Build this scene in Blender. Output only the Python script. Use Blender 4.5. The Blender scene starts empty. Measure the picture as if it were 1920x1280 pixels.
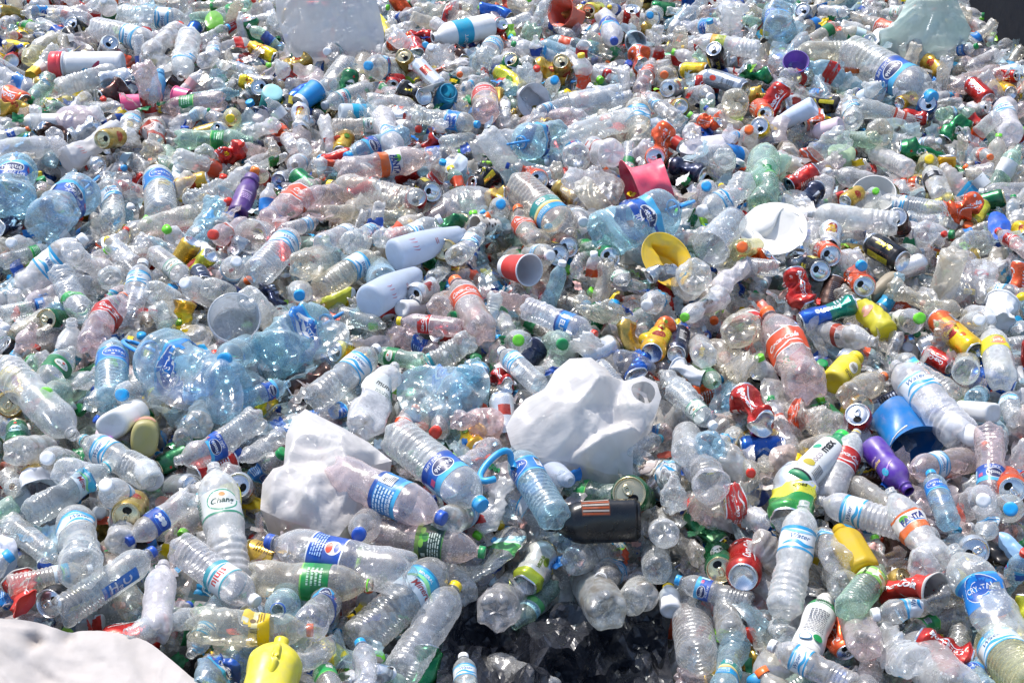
import bpy, bmesh, math, random
import numpy as np
from mathutils import Vector, Matrix
from mathutils.geometry import delaunay_2d_cdt

random.seed(7)
rng = np.random.default_rng(7)
R = math.radians
scene = bpy.context.scene

# ------------------------------------------------------------------ camera, world, sun, exposure
HZ = 0.45                        # nominal height of the heap's surface
CAM = np.array([0.0, 0.0, HZ + 2.0])
TILT = R(32.6)
FPX = 2667.0                     # focal length in photo pixels (1920 wide)
cam = bpy.data.cameras.new("camera")
cam.sensor_width = 36.0
cam.lens = FPX / 1920.0 * 36.0
cam.clip_start = 0.05
cam.clip_end = 500.0
cam_o = bpy.data.objects.new("camera", cam)
scene.collection.objects.link(cam_o)
cam_o.location = CAM
cam_o.rotation_euler = (math.pi / 2 - TILT, 0, 0)
scene.camera = cam_o
RIGHT = np.array([1.0, 0, 0])
FWD = np.array([0, math.cos(TILT), -math.sin(TILT)])
UP = np.array([0, math.sin(TILT), math.cos(TILT)])

SUN_EL, SUN_AZ = R(60), R(-35)   # azimuth from +Y towards +X
world = bpy.data.worlds.new("World")
scene.world = world
world.use_nodes = True
wn = world.node_tree.nodes
wn.clear()
bg = wn.new("ShaderNodeBackground")
sky = wn.new("ShaderNodeTexSky")
wo = wn.new("ShaderNodeOutputWorld")
sky.sky_type = 'NISHITA'
sky.sun_disc = False
sky.sun_elevation = SUN_EL
sky.sun_rotation = SUN_AZ
sky.dust_density = 1.2
bg.inputs[1].default_value = 0.15
world.node_tree.links.new(sky.outputs[0], bg.inputs[0])
world.node_tree.links.new(bg.outputs[0], wo.inputs[0])
sd = bpy.data.lights.new("sun", 'SUN')
sd.energy = 3.6
sd.angle = R(0.5)
sd.color = (1.0, 0.945, 0.88)
sun = bpy.data.objects.new("sun", sd)
scene.collection.objects.link(sun)
sdir = Vector((math.sin(SUN_AZ) * math.cos(SUN_EL), math.cos(SUN_AZ) * math.cos(SUN_EL), math.sin(SUN_EL)))
sun.rotation_euler = sdir.to_track_quat('Z', 'Y').to_euler()
sun.location = (0, 0, 8)
vs = scene.view_settings
vs.view_transform = 'Standard'
vs.look = 'None'
vs.exposure = 0.68
vs.gamma = 1.0
scene.render.film_transparent = False
cy = scene.cycles
cy.max_bounces = 10
cy.diffuse_bounces = 3
cy.glossy_bounces = 2
cy.transmission_bounces = 4
cy.transparent_max_bounces = 22
cy.caustics_reflective = False
cy.caustics_refractive = False
cy.use_adaptive_sampling = True
cy.adaptive_threshold = 0.015
cy.use_denoising = True
cy.denoiser = 'OPENIMAGEDENOISE'
cy.denoising_input_passes = 'RGB_ALBEDO_NORMAL'

# ------------------------------------------------------------------ materials
def new_mat(name):
    m = bpy.data.materials.new(name)
    m.use_nodes = True
    nt = m.node_tree
    nt.nodes.clear()
    out = nt.nodes.new("ShaderNodeOutputMaterial")
    return m, nt, out

def nd(nt, typ, **kw):
    n = nt.nodes.new(typ)
    for k, v in kw.items():
        if isinstance(k, str) and k.startswith("i_"):
            key = k[2:]
            n.inputs[int(key) if key.isdigit() else key].default_value = v
        else:
            setattr(n, k, v)
    return n

def mathn(nt, op, a, b=None, clamp=False):
    n = nt.nodes.new("ShaderNodeMath")
    n.operation = op
    n.use_clamp = clamp
    for i, v in enumerate((a, b)):
        if v is None:
            continue
        if hasattr(v, "links") or hasattr(v, "is_linked"):
            nt.links.new(v, n.inputs[i])
        else:
            n.inputs[i].default_value = v
    return n.outputs[0]

def colour_in(nt):
    """vertex colour x object colour, and the product of both alphas"""
    at = nd(nt, "ShaderNodeAttribute", attribute_name="Col")
    oi = nd(nt, "ShaderNodeObjectInfo")
    mx = nd(nt, "ShaderNodeMix", data_type='RGBA', blend_type='MULTIPLY')
    mx.inputs[0].default_value = 1.0
    nt.links.new(at.outputs["Color"], mx.inputs[6])
    nt.links.new(oi.outputs["Color"], mx.inputs[7])
    al = mathn(nt, 'MULTIPLY', at.outputs["Alpha"], oi.outputs["Alpha"])
    return mx.outputs[2], al, oi

def pet_material(name, rough=0.07, drops=1.0, film=False):
    m, nt, out = new_mat(name)
    L = nt.links
    col, al, oi = colour_in(nt)
    tc = nd(nt, "ShaderNodeTexCoord")
    mp = nd(nt, "ShaderNodeVectorMath", operation='ADD')
    rv = nd(nt, "ShaderNodeVectorMath", operation='SCALE')
    cmb = nd(nt, "ShaderNodeCombineXYZ")
    for i in range(3):
        L.new(oi.outputs["Random"], cmb.inputs[i])
    L.new(cmb.outputs[0], rv.inputs[0])
    rv.inputs["Scale"].default_value = 7.0
    L.new(tc.outputs["Object"], mp.inputs[0])
    L.new(rv.outputs[0], mp.inputs[1])
    P = mp.outputs[0]
    big = nd(nt, "ShaderNodeTexNoise", i_Scale=18.0, i_Detail=3.0)
    L.new(P, big.inputs["Vector"])
    fine = nd(nt, "ShaderNodeTexNoise", i_Scale=90.0, i_Detail=2.0)
    L.new(P, fine.inputs["Vector"])
    vor = nd(nt, "ShaderNodeTexVoronoi", i_Scale=190.0)
    L.new(P, vor.inputs["Vector"])
    lw = nd(nt, "ShaderNodeLayerWeight", i_Blend=0.5)
    facing = lw.outputs["Facing"]
    edge = mathn(nt, 'POWER', facing, 3.0)
    # condensation drops, in patches
    patch = nd(nt, "ShaderNodeMapRange", i_1=0.52, i_2=0.64, i_3=0.0, i_4=1.0)
    L.new(big.outputs["Fac"], patch.inputs[0])
    spot = nd(nt, "ShaderNodeMapRange", i_1=0.42, i_2=0.30, i_3=0.0, i_4=1.0)
    L.new(vor.outputs["Distance"], spot.inputs[0])
    drop = mathn(nt, 'MULTIPLY', patch.outputs[0], spot.outputs[0])
    drop = mathn(nt, 'MULTIPLY', drop, 0.42 * drops)
    blot = nd(nt, "ShaderNodeMapRange", i_1=0.3, i_2=0.75, i_3=0.78, i_4=1.3)
    L.new(fine.outputs["Fac"], blot.inputs[0])
    h = mathn(nt, 'MULTIPLY', al, blot.outputs[0])
    h = mathn(nt, 'ADD', h, mathn(nt, 'MULTIPLY', edge, 0.36))
    h = mathn(nt, 'ADD', h, drop, clamp=True)
    h = mathn(nt, 'MINIMUM', h, 0.85)
    # bump
    bsum = mathn(nt, 'ADD', mathn(nt, 'MULTIPLY', fine.outputs["Fac"], 0.28 if film else 0.14),
                 mathn(nt, 'MULTIPLY', drop, 0.4))
    bp = nd(nt, "ShaderNodeBump", i_Strength=0.55, i_Distance=0.004)
    L.new(bsum, bp.inputs["Height"])
    tr = nd(nt, "ShaderNodeBsdfTransparent")
    tcol = nd(nt, "ShaderNodeMix", data_type='RGBA')
    tcol.inputs[0].default_value = 0.06
    L.new(col, tcol.inputs[6])
    tcol.inputs[7].default_value = (0.5, 0.55, 0.6, 1)
    L.new(tcol.outputs[2], tr.inputs[0])
    df = nd(nt, "ShaderNodeBsdfDiffuse")
    tl = nd(nt, "ShaderNodeBsdfTranslucent")
    whit = nd(nt, "ShaderNodeMix", data_type='RGBA', blend_type='MULTIPLY')
    whit.inputs[0].default_value = 1.0
    L.new(col, whit.inputs[6])
    whit.inputs[7].default_value = (0.94, 0.915, 0.895, 1)
    dirtn = nd(nt, "ShaderNodeTexNoise", i_Scale=26.0, i_Detail=6.0)
    dirtn.inputs["Distortion"].default_value = 0.6
    L.new(P, dirtn.inputs["Vector"])
    lvl = nd(nt, "ShaderNodeMapRange", i_1=0.25, i_2=1.0, i_3=0.70, i_4=0.46)     # some are much dirtier than others
    L.new(oi.outputs["Random"], lvl.inputs[0])
    dm = mathn(nt, 'MULTIPLY', mathn(nt, 'SUBTRACT', dirtn.outputs["Fac"], lvl.outputs[0]), 7.0, clamp=True)
    dirty = nd(nt, "ShaderNodeMix", data_type='RGBA')
    L.new(mathn(nt, 'MULTIPLY', dm, 0.8), dirty.inputs[0])
    L.new(whit.outputs[2], dirty.inputs[6])
    dirty.inputs[7].default_value = (0.34, 0.29, 0.22, 1)
    h = mathn(nt, 'ADD', h, mathn(nt, 'MULTIPLY', dm, 0.22), clamp=True)
    L.new(dirty.outputs[2], df.inputs[0])
    L.new(dirty.outputs[2], tl.inputs[0])
    L.new(bp.outputs[0], df.inputs["Normal"])
    m1 = nd(nt, "ShaderNodeMixShader", i_0=0.45)
    L.new(df.outputs[0], m1.inputs[1])
    L.new(tl.outputs[0], m1.inputs[2])
    m2 = nd(nt, "ShaderNodeMixShader")
    L.new(h, m2.inputs[0])
    L.new(tr.outputs[0], m2.inputs[1])
    L.new(m1.outputs[0], m2.inputs[2])
    gl = nd(nt, "ShaderNodeBsdfGlossy")
    rg = nd(nt, "ShaderNodeMapRange", i_1=0.38, i_2=0.62, i_3=rough, i_4=rough + 0.15)
    L.new(big.outputs["Fac"], rg.inputs[0])
    L.new(rg.outputs[0], gl.inputs["Roughness"])
    gl.inputs[0].default_value = (1, 1, 1, 1)
    L.new(bp.outputs[0], gl.inputs["Normal"])
    fr = mathn(nt, 'ADD', mathn(nt, 'MULTIPLY', mathn(nt, 'POWER', facing, 3.0), 0.44), 0.082, clamp=True)
    m3 = nd(nt, "ShaderNodeMixShader")
    L.new(fr, m3.inputs[0])
    L.new(m2.outputs[0], m3.inputs[1])
    L.new(gl.outputs[0], m3.inputs[2])
    L.new(m3.outputs[0], out.inputs[0])
    return m

def solid_material(name, rough=0.4, metallic=0.0, grime=0.25, bump=0.0, bscale=60.0, coat=0.0, translucent=0.0, crumple=0.0, cscale=10.0):
    m, nt, out = new_mat(name)
    L = nt.links
    col, al, oi = colour_in(nt)
    tc = nd(nt, "ShaderNodeTexCoord")
    n1 = nd(nt, "ShaderNodeTexNoise", i_Scale=35.0, i_Detail=4.0)
    L.new(tc.outputs["Object"], n1.inputs["Vector"])
    mr = nd(nt, "ShaderNodeMapRange", i_1=0.42, i_2=0.75, i_3=0.0, i_4=grime)
    L.new(n1.outputs["Fac"], mr.inputs[0])
    mx = nd(nt, "ShaderNodeMix", data_type='RGBA')
    L.new(mr.outputs[0], mx.inputs[0])
    L.new(col, mx.inputs[6])
    mx.inputs[7].default_value = (0.33, 0.30, 0.26, 1)
    p = nd(nt, "ShaderNodeBsdfPrincipled")
    L.new(mx.outputs[2], p.inputs["Base Color"])
    rr = nd(nt, "ShaderNodeMapRange", i_1=0.3, i_2=0.8, i_3=rough * 0.8, i_4=min(1.0, rough * 1.5))
    L.new(n1.outputs["Fac"], rr.inputs[0])
    L.new(rr.outputs[0], p.inputs["Roughness"])
    p.inputs["Metallic"].default_value = metallic
    p.inputs["Coat Weight"].default_value = coat
    p.inputs["Coat Roughness"].default_value = 0.12
    if bump:
        n2 = nd(nt, "ShaderNodeTexNoise", i_Scale=bscale, i_Detail=3.0)
        L.new(tc.outputs["Object"], n2.inputs["Vector"])
        bp = nd(nt, "ShaderNodeBump", i_Strength=bump, i_Distance=0.004)
        L.new(n2.outputs["Fac"], bp.inputs["Height"])
        L.new(bp.outputs[0], p.inputs["Normal"])
    if crumple:
        bc = nd(nt, "ShaderNodeBump", i_Strength=crumple, i_Distance=0.03)
        L.new(crumple_nodes(nt, tc.outputs["Object"], cscale), bc.inputs["Height"])
        if bump:
            L.new(bp.outputs[0], bc.inputs["Normal"])
        L.new(bc.outputs[0], p.inputs["Normal"])
    last = p.outputs[0]
    if translucent:
        tl = nd(nt, "ShaderNodeBsdfTranslucent")
        L.new(mx.outputs[2], tl.inputs[0])
        ms = nd(nt, "ShaderNodeMixShader", i_0=translucent)
        L.new(last, ms.inputs[1])
        L.new(tl.outputs[0], ms.inputs[2])
        last = ms.outputs[0]
    L.new(last, out.inputs[0])
    return m

def crumple_nodes(nt, P, scale):
    """creased plastic: cells whose flanks meet in sharp folds, at two sizes"""
    L = nt.links
    wn_ = nd(nt, "ShaderNodeTexNoise", i_Scale=scale * .6, i_Detail=2.0)
    L.new(P, wn_.inputs["Vector"])
    sc = nd(nt, "ShaderNodeVectorMath", operation='SCALE')
    sc.inputs["Scale"].default_value = .9 / scale
    L.new(wn_.outputs["Color"], sc.inputs[0])
    ad = nd(nt, "ShaderNodeVectorMath", operation='ADD')
    L.new(P, ad.inputs[0])
    L.new(sc.outputs[0], ad.inputs[1])
    tot = None
    for k, w in ((1.0, 1.0), (2.3, .45), (5.1, .16)):
        mp = nd(nt, "ShaderNodeMapping")
        mp.inputs["Scale"].default_value = (scale * k, scale * k * .55, scale * k)
        mp.inputs["Rotation"].default_value = (0, 0, .6 + k)
        L.new(ad.outputs[0], mp.inputs[0])
        v = nd(nt, "ShaderNodeTexVoronoi", i_Scale=1.0)
        L.new(mp.outputs[0], v.inputs["Vector"])
        t = mathn(nt, 'MULTIPLY', v.outputs["Distance"], w)
        tot = t if tot is None else mathn(nt, 'ADD', tot, t)
    return tot

def bag_material(name, opacity=0.8, rough=0.3):
    m, nt, out = new_mat(name)
    L = nt.links
    col, al, oi = colour_in(nt)
    tc = nd(nt, "ShaderNodeTexCoord")
    mp = nd(nt, "ShaderNodeMapping")
    mp.inputs["Scale"].default_value = (1.0, 4.5, 1.0)
    mp.inputs["Rotation"].default_value = (0, 0, 0.7)
    L.new(tc.outputs["Object"], mp.inputs[0])
    n2 = nd(nt, "ShaderNodeTexNoise", i_Scale=26.0, i_Detail=4.0)
    n2.inputs["Distortion"].default_value = 0.8
    L.new(mp.outputs[0], n2.inputs["Vector"])
    n3 = nd(nt, "ShaderNodeTexNoise", i_Scale=9.0, i_Detail=2.0)
    L.new(tc.outputs["Object"], n3.inputs["Vector"])
    fold = crumple_nodes(nt, tc.outputs["Object"], 7.5)
    hh = mathn(nt, 'ADD', mathn(nt, 'MULTIPLY', fold, 0.35), mathn(nt, 'MULTIPLY', n2.outputs["Fac"], 0.22))
    bp = nd(nt, "ShaderNodeBump", i_Strength=0.34, i_Distance=0.02)
    L.new(hh, bp.inputs["Height"])
    p = nd(nt, "ShaderNodeBsdfPrincipled", i_Roughness=rough)
    L.new(col, p.inputs["Base Color"])
    L.new(bp.outputs[0], p.inputs["Normal"])
    tl = nd(nt, "ShaderNodeBsdfTranslucent")
    L.new(col, tl.inputs[0])
    L.new(bp.outputs[0], tl.inputs["Normal"])
    ms = nd(nt, "ShaderNodeMixShader", i_0=0.28)
    L.new(p.outputs[0], ms.inputs[1])
    L.new(tl.outputs[0], ms.inputs[2])
    tr = nd(nt, "ShaderNodeBsdfTransparent")
    op = nd(nt, "ShaderNodeMapRange", i_1=0.35, i_2=0.65, i_3=opacity - .10, i_4=opacity + .10)
    L.new(n3.outputs["Fac"], op.inputs[0])
    mo = nd(nt, "ShaderNodeMixShader")
    L.new(op.outputs[0], mo.inputs[0])
    L.new(tr.outputs[0], mo.inputs[1])
    L.new(ms.outputs[0], mo.inputs[2])
    L.new(mo.outputs[0], out.inputs[0])
    return m

def ground_material():
    m, nt, out = new_mat("packed_dirt")
    L = nt.links
    tc = nd(nt, "ShaderNodeTexCoord")
    n1 = nd(nt, "ShaderNodeTexNoise", i_Scale=6.0, i_Detail=8.0)
    L.new(tc.outputs["Object"], n1.inputs["Vector"])
    cr = nd(nt, "ShaderNodeValToRGB")
    cr.color_ramp.elements[0].color = (0.022, 0.021, 0.021, 1)
    cr.color_ramp.elements[1].color = (0.06, 0.056, 0.052, 1)
    L.new(n1.outputs["Fac"], cr.inputs[0])
    p = nd(nt, "ShaderNodeBsdfPrincipled", i_Roughness=0.95)
    L.new(cr.outputs[0], p.inputs["Base Color"])
    bp = nd(nt, "ShaderNodeBump", i_Strength=0.6, i_Distance=0.02)
    L.new(n1.outputs["Fac"], bp.inputs["Height"])
    L.new(bp.outputs[0], p.inputs["Normal"])
    L.new(p.outputs[0], out.inputs[0])
    return m

PET = pet_material("clear_plastic", rough=0.15)
FILM = pet_material("clear_film", rough=0.12, drops=0.25, film=True)
PRINT = solid_material("printed_label", rough=0.34, grime=0.22, bump=0.2, bscale=70, translucent=0.15)
CAPM = solid_material("cap_plastic", rough=0.35, grime=0.22)
OPAQ = solid_material("opaque_plastic", rough=0.36, grime=0.30, bump=0.05, bscale=40)
MILK = solid_material("milky_plastic", rough=0.4, grime=0.16, translucent=0.45)
CANM = solid_material("painted_metal", rough=0.26, metallic=0.55, grime=0.2, bump=0.22, bscale=55)
ALU = solid_material("bare_aluminium", rough=0.25, metallic=0.95, grime=0.15)
PAPER = solid_material("waxed_paper", rough=0.5, grime=0.12, translucent=0.12)
CLOTH = solid_material("woven_cloth", rough=0.85, grime=0.14, bump=0.08, bscale=260, crumple=0.25, cscale=5)
BLACKBAG = solid_material("black_film", rough=0.26, grime=0.04, crumple=0.35, cscale=16)
BLKP = solid_material("black_plastic", rough=0.27, grime=0.015, bump=0.04)
WHITEBAG = bag_material("white_film", 0.76)
PALEBAG = bag_material("pale_green_film", 0.70)
DIRT = ground_material()
# ------------------------------------------------------------------ mesh helpers
class Geo:
    """collects vertices, faces, vertex colours; builds one mesh"""
    def __init__(s):
        s.V, s.Q, s.T, s.C, s.n = [], [], [], [], 0
        s.qm, s.tm = [], []

    def add(s, V, Q=None, T=None, col=(1, 1, 1, 1), mi=0):
        V = np.asarray(V, float).reshape(-1, 3)
        s.V.append(V)
        c = np.asarray(col, float)
        if c.ndim == 1:
            c = np.tile(c, (len(V), 1))
        if c.shape[1] == 3:
            c = np.hstack([c, np.ones((len(c), 1))])
        s.C.append(c)
        if Q is not None and len(Q):
            Q = np.asarray(Q, int) + s.n
            s.Q.append(Q)
            s.qm.append(np.full(len(Q), mi))
        if T is not None and len(T):
            T = np.asarray(T, int) + s.n
            s.T.append(T)
            s.tm.append(np.full(len(T), mi))
        s.n += len(V)

    def arrays(s):
        V = np.vstack(s.V)
        C = np.vstack(s.C)
        Q = np.vstack(s.Q) if s.Q else np.zeros((0, 4), int)
        T = np.vstack(s.T) if s.T else np.zeros((0, 3), int)
        qm = np.concatenate(s.qm) if s.qm else np.zeros(0, int)
        tm = np.concatenate(s.tm) if s.tm else np.zeros(0, int)
        return V, Q, T, C, qm, tm

    def mesh(s, name, mats, deform=None, smooth=True):
        V, Q, T, C, qm, tm = s.arrays()
        if deform is not None:
            V = deform(V)
        return raw_mesh(name, V, Q, T, C, qm, tm, mats, smooth)

def raw_mesh(name, V, Q, T, C, qm, tm, mats, smooth=True):
    me = bpy.data.meshes.new(name)
    me.vertices.add(len(V))
    me.vertices.foreach_set("co", np.asarray(V, np.float32).ravel())
    nl = len(Q) * 4 + len(T) * 3
    me.loops.add(nl)
    me.loops.foreach_set("vertex_index", np.concatenate([Q.ravel(), T.ravel()]).astype(np.int32))
    nf = len(Q) + len(T)
    me.polygons.add(nf)
    st = np.concatenate([np.arange(len(Q)) * 4, len(Q) * 4 + np.arange(len(T)) * 3]).astype(np.int32)
    me.polygons.foreach_set("loop_start", st)
    me.polygons.foreach_set("material_index", np.concatenate([qm, tm]).astype(np.int32))
    me.polygons.foreach_set("use_smooth", np.full(nf, smooth))
    a = me.color_attributes.new("Col", 'FLOAT_COLOR', 'POINT')
    a.data.foreach_set("color", np.asarray(C, np.float32).ravel())
    for m in mats:
        me.materials.append(m)
    me.update(calc_edges=True)
    me.validate()
    return me

def grid_quads(n, m, wrap=True):
    """n rings of m points"""
    i = np.arange(n - 1)[:, None]
    j = np.arange(m if wrap else m - 1)[None, :]
    j2 = (j + 1) % m
    return np.stack([i * m + j, i * m + j2, (i + 1) * m + j2, (i + 1) * m + j], -1).reshape(-1, 4)

def lathe(prof, seg=28, shape=None, z0=0.0):
    """prof: list of (z, r). shape(theta, z, r) -> r, dz for non round sections"""
    prof = np.asarray(prof, float)
    th = np.arange(seg) * 2 * math.pi / seg
    Z = np.repeat(prof[:, 0][:, None], seg, 1)
    Rr = np.repeat(prof[:, 1][:, None], seg, 1)
    TH = np.repeat(th[None, :], len(prof), 0)
    if shape is not None:
        Rr, Z = shape(TH, Z, Rr)
    V = np.stack([Rr * np.cos(TH), Rr * np.sin(TH), Z + z0], -1).reshape(-1, 3)
    return V, grid_quads(len(prof), seg)

def spline(pts, n):
    """monotone resample of a (z, r) polyline by arc length, Catmull-Rom"""
    P = np.asarray(pts, float)
    P = np.vstack([2 * P[0] - P[1], P, 2 * P[-1] - P[-2]])
    out = []
    for k in range(1, len(P) - 2):
        p0, p1, p2, p3 = P[k - 1:k + 3]
        m = max(2, int(n))
        for t in np.arange(m) / m:
            out.append(0.5 * ((2 * p1) + (-p0 + p2) * t + (2 * p0 - 5 * p1 + 4 * p2 - p3) * t * t + (-p0 + 3 * p1 - 3 * p2 + p3) * t ** 3))
    out.append(P[-2])
    return np.array(out)

# ------------------------------------------------------------------ deformation (crushing, dents, bends)
def make_deform(level, L, Rad, seed, hard=False):
    g = np.random.default_rng(seed)
    dents = []
    nd_ = [1, 4, 5, 6][level]
    for k in range(nd_):
        dents.append((g.uniform(0, 2 * math.pi), g.uniform(0.15, 0.75) * L, g.uniform(.12, .45) * Rad * [.35, 1.1, 1.4, 1.4][level], g.uniform(.5, 1.1) * Rad))
    bend = g.normal() * [.08, .35, .75, .9][level] / L
    bang = g.uniform(0, 2 * math.pi)
    sq = [0.03, .16, .42, .68][level] * g.uniform(.7, 1.1)
    sang = g.uniform(0, math.pi)
    sz, sw = g.uniform(.3, .65) * L, g.uniform(.25, .5) * L
    if level == 3:
        sw = L
    cr = []
    amp = [0.0006, .0022, .0052, .0062][level] * Rad / .032
    for k in range(5):
        d = g.normal(size=3)
        d /= np.linalg.norm(d)
        cr.append((d * g.uniform(60, 190) * .032 / Rad, g.uniform(0, 6.28), g.uniform(.5, 1)))
    if hard and level >= 2:                     # thin metal folds in facets instead of necking in
        sq *= .62
        sw *= g.uniform(.5, 1.2)
        sz = g.uniform(.22, .78) * L
        amp *= 2.3
        cr = [(d * .55, p_, w) for d, p_, w in cr]
    tw = g.normal() * [0, .1, .5, .9][level] / L

    def D(V):
        V = np.array(V, float)
        x, y, z = V[:, 0].copy(), V[:, 1].copy(), V[:, 2].copy()
        r = np.hypot(x, y) + 1e-9
        th = np.arctan2(y, x)
        body = np.clip((0.82 * L - z) / (0.15 * L), 0, 1)          # neck stays round
        for (a, zc, dep, rad) in dents:
            da = (th - a + math.pi) % (2 * math.pi) - math.pi
            q = ((da * Rad) ** 2 + (z - zc) ** 2) / rad ** 2
            k = dep * np.exp(-q) * (r / Rad) * body
            x -= k * np.cos(a)
            y -= k * np.sin(a)
        f = np.zeros(len(V))
        P = np.stack([x, y, z], 1)
        for d, ph, w in cr:
            f += w * (np.abs(np.sin(P @ d + ph)) - .64)
        s = 1 - f * amp / np.maximum(r, .3 * Rad) * np.minimum(1, r / (.5 * Rad)) * np.clip(body + .15, 0, 1)
        x *= s
        y *= s
        # squash
        w = sq * np.exp(-((z - sz) / sw) ** 2) * np.clip((0.93 * L - z) / (0.25 * L), 0.05, 1)
        c, sn = math.cos(sang), math.sin(sang)
        u, v = x * c + y * sn, -x * sn + y * c
        u *= (1 - w)
        v *= (1 + .42 * w)
        x, y = u * c - v * sn, u * sn + v * c
        t = tw * (z - .5 * L)
        x, y = x * np.cos(t) - y * np.sin(t), x * np.sin(t) + y * np.cos(t)
        # bend about the middle
        if abs(bend) > 1e-6:
            c, sn = math.cos(bang), math.sin(bang)
            u, v = x * c + y * sn, -x * sn + y * c
            zz = z - .5 * L
            a = bend * zz
            Rb = 1 / bend
            u2 = Rb - (Rb - u) * np.cos(a)
            z2 = (Rb - u) * np.sin(a)
            x, y, z = u2 * c - v * sn, u2 * sn + v * c, z2 + .5 * L
        return np.stack([x, y, z], 1)
    return D

# ------------------------------------------------------------------ lettering
_text_cache = {}
def text_polys(s, bold=0.0, shear=0.0):
    key = (s, bold, shear)
    if key in _text_cache:
        return _text_cache[key]
    cu = bpy.data.curves.new("lettering", 'FONT')
    cu.body = s
    cu.offset = bold
    cu.shear = shear
    cu.resolution_u = 3
    o = bpy.data.objects.new("lettering", cu)
    scene.collection.objects.link(o)
    bpy.context.view_layer.update()
    me = bpy.data.meshes.new_from_object(o.evaluated_get(bpy.context.evaluated_depsgraph_get()))
    bm = bmesh.new()
    bm.from_mesh(me)
    bmesh.ops.triangulate(bm, faces=bm.faces[:])
    bm.verts.ensure_lookup_table()
    V = np.array([v.co[:2] for v in bm.verts]) if len(bm.verts) else np.zeros((0, 2))
    T = np.array([[v.index for v in f.verts] for f in bm.faces]) if len(bm.faces) else np.zeros((0, 3), int)
    bm.free()
    bpy.data.objects.remove(o)
    bpy.data.curves.remove(cu)
    bpy.data.meshes.remove(me)
    if len(V):
        V = V - (V.min(0) + V.max(0)) / 2
        V = V / max(1e-6, np.ptp(V[:, 0]))       # width 1
        # split long triangles once so that they follow a curved wall
        for _ in range(2):
            V, T = split_long(V, T, .09)
    _text_cache[key] = (V, T)
    return V, T

def split_long(V, T, lim):
    V = list(map(tuple, V))
    out, mid = [], {}
    for a, b, c in T:
        e = [(a, b), (b, c), (c, a)]
        l = [math.dist(V[i], V[j]) for i, j in e]
        k = int(np.argmax(l))
        if l[k] < lim:
            out.append((a, b, c))
            continue
        i, j = e[k]
        o = [q for q in (a, b, c) if q not in (i, j)][0]
        key = (min(i, j), max(i, j))
        if key not in mid:
            mid[key] = len(V)
            V.append(((V[i][0] + V[j][0]) / 2, (V[i][1] + V[j][1]) / 2))
        m = mid[key]
        out += [(o, i, m), (o, m, j)]
    return np.array(V), np.array(out, int)

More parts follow.
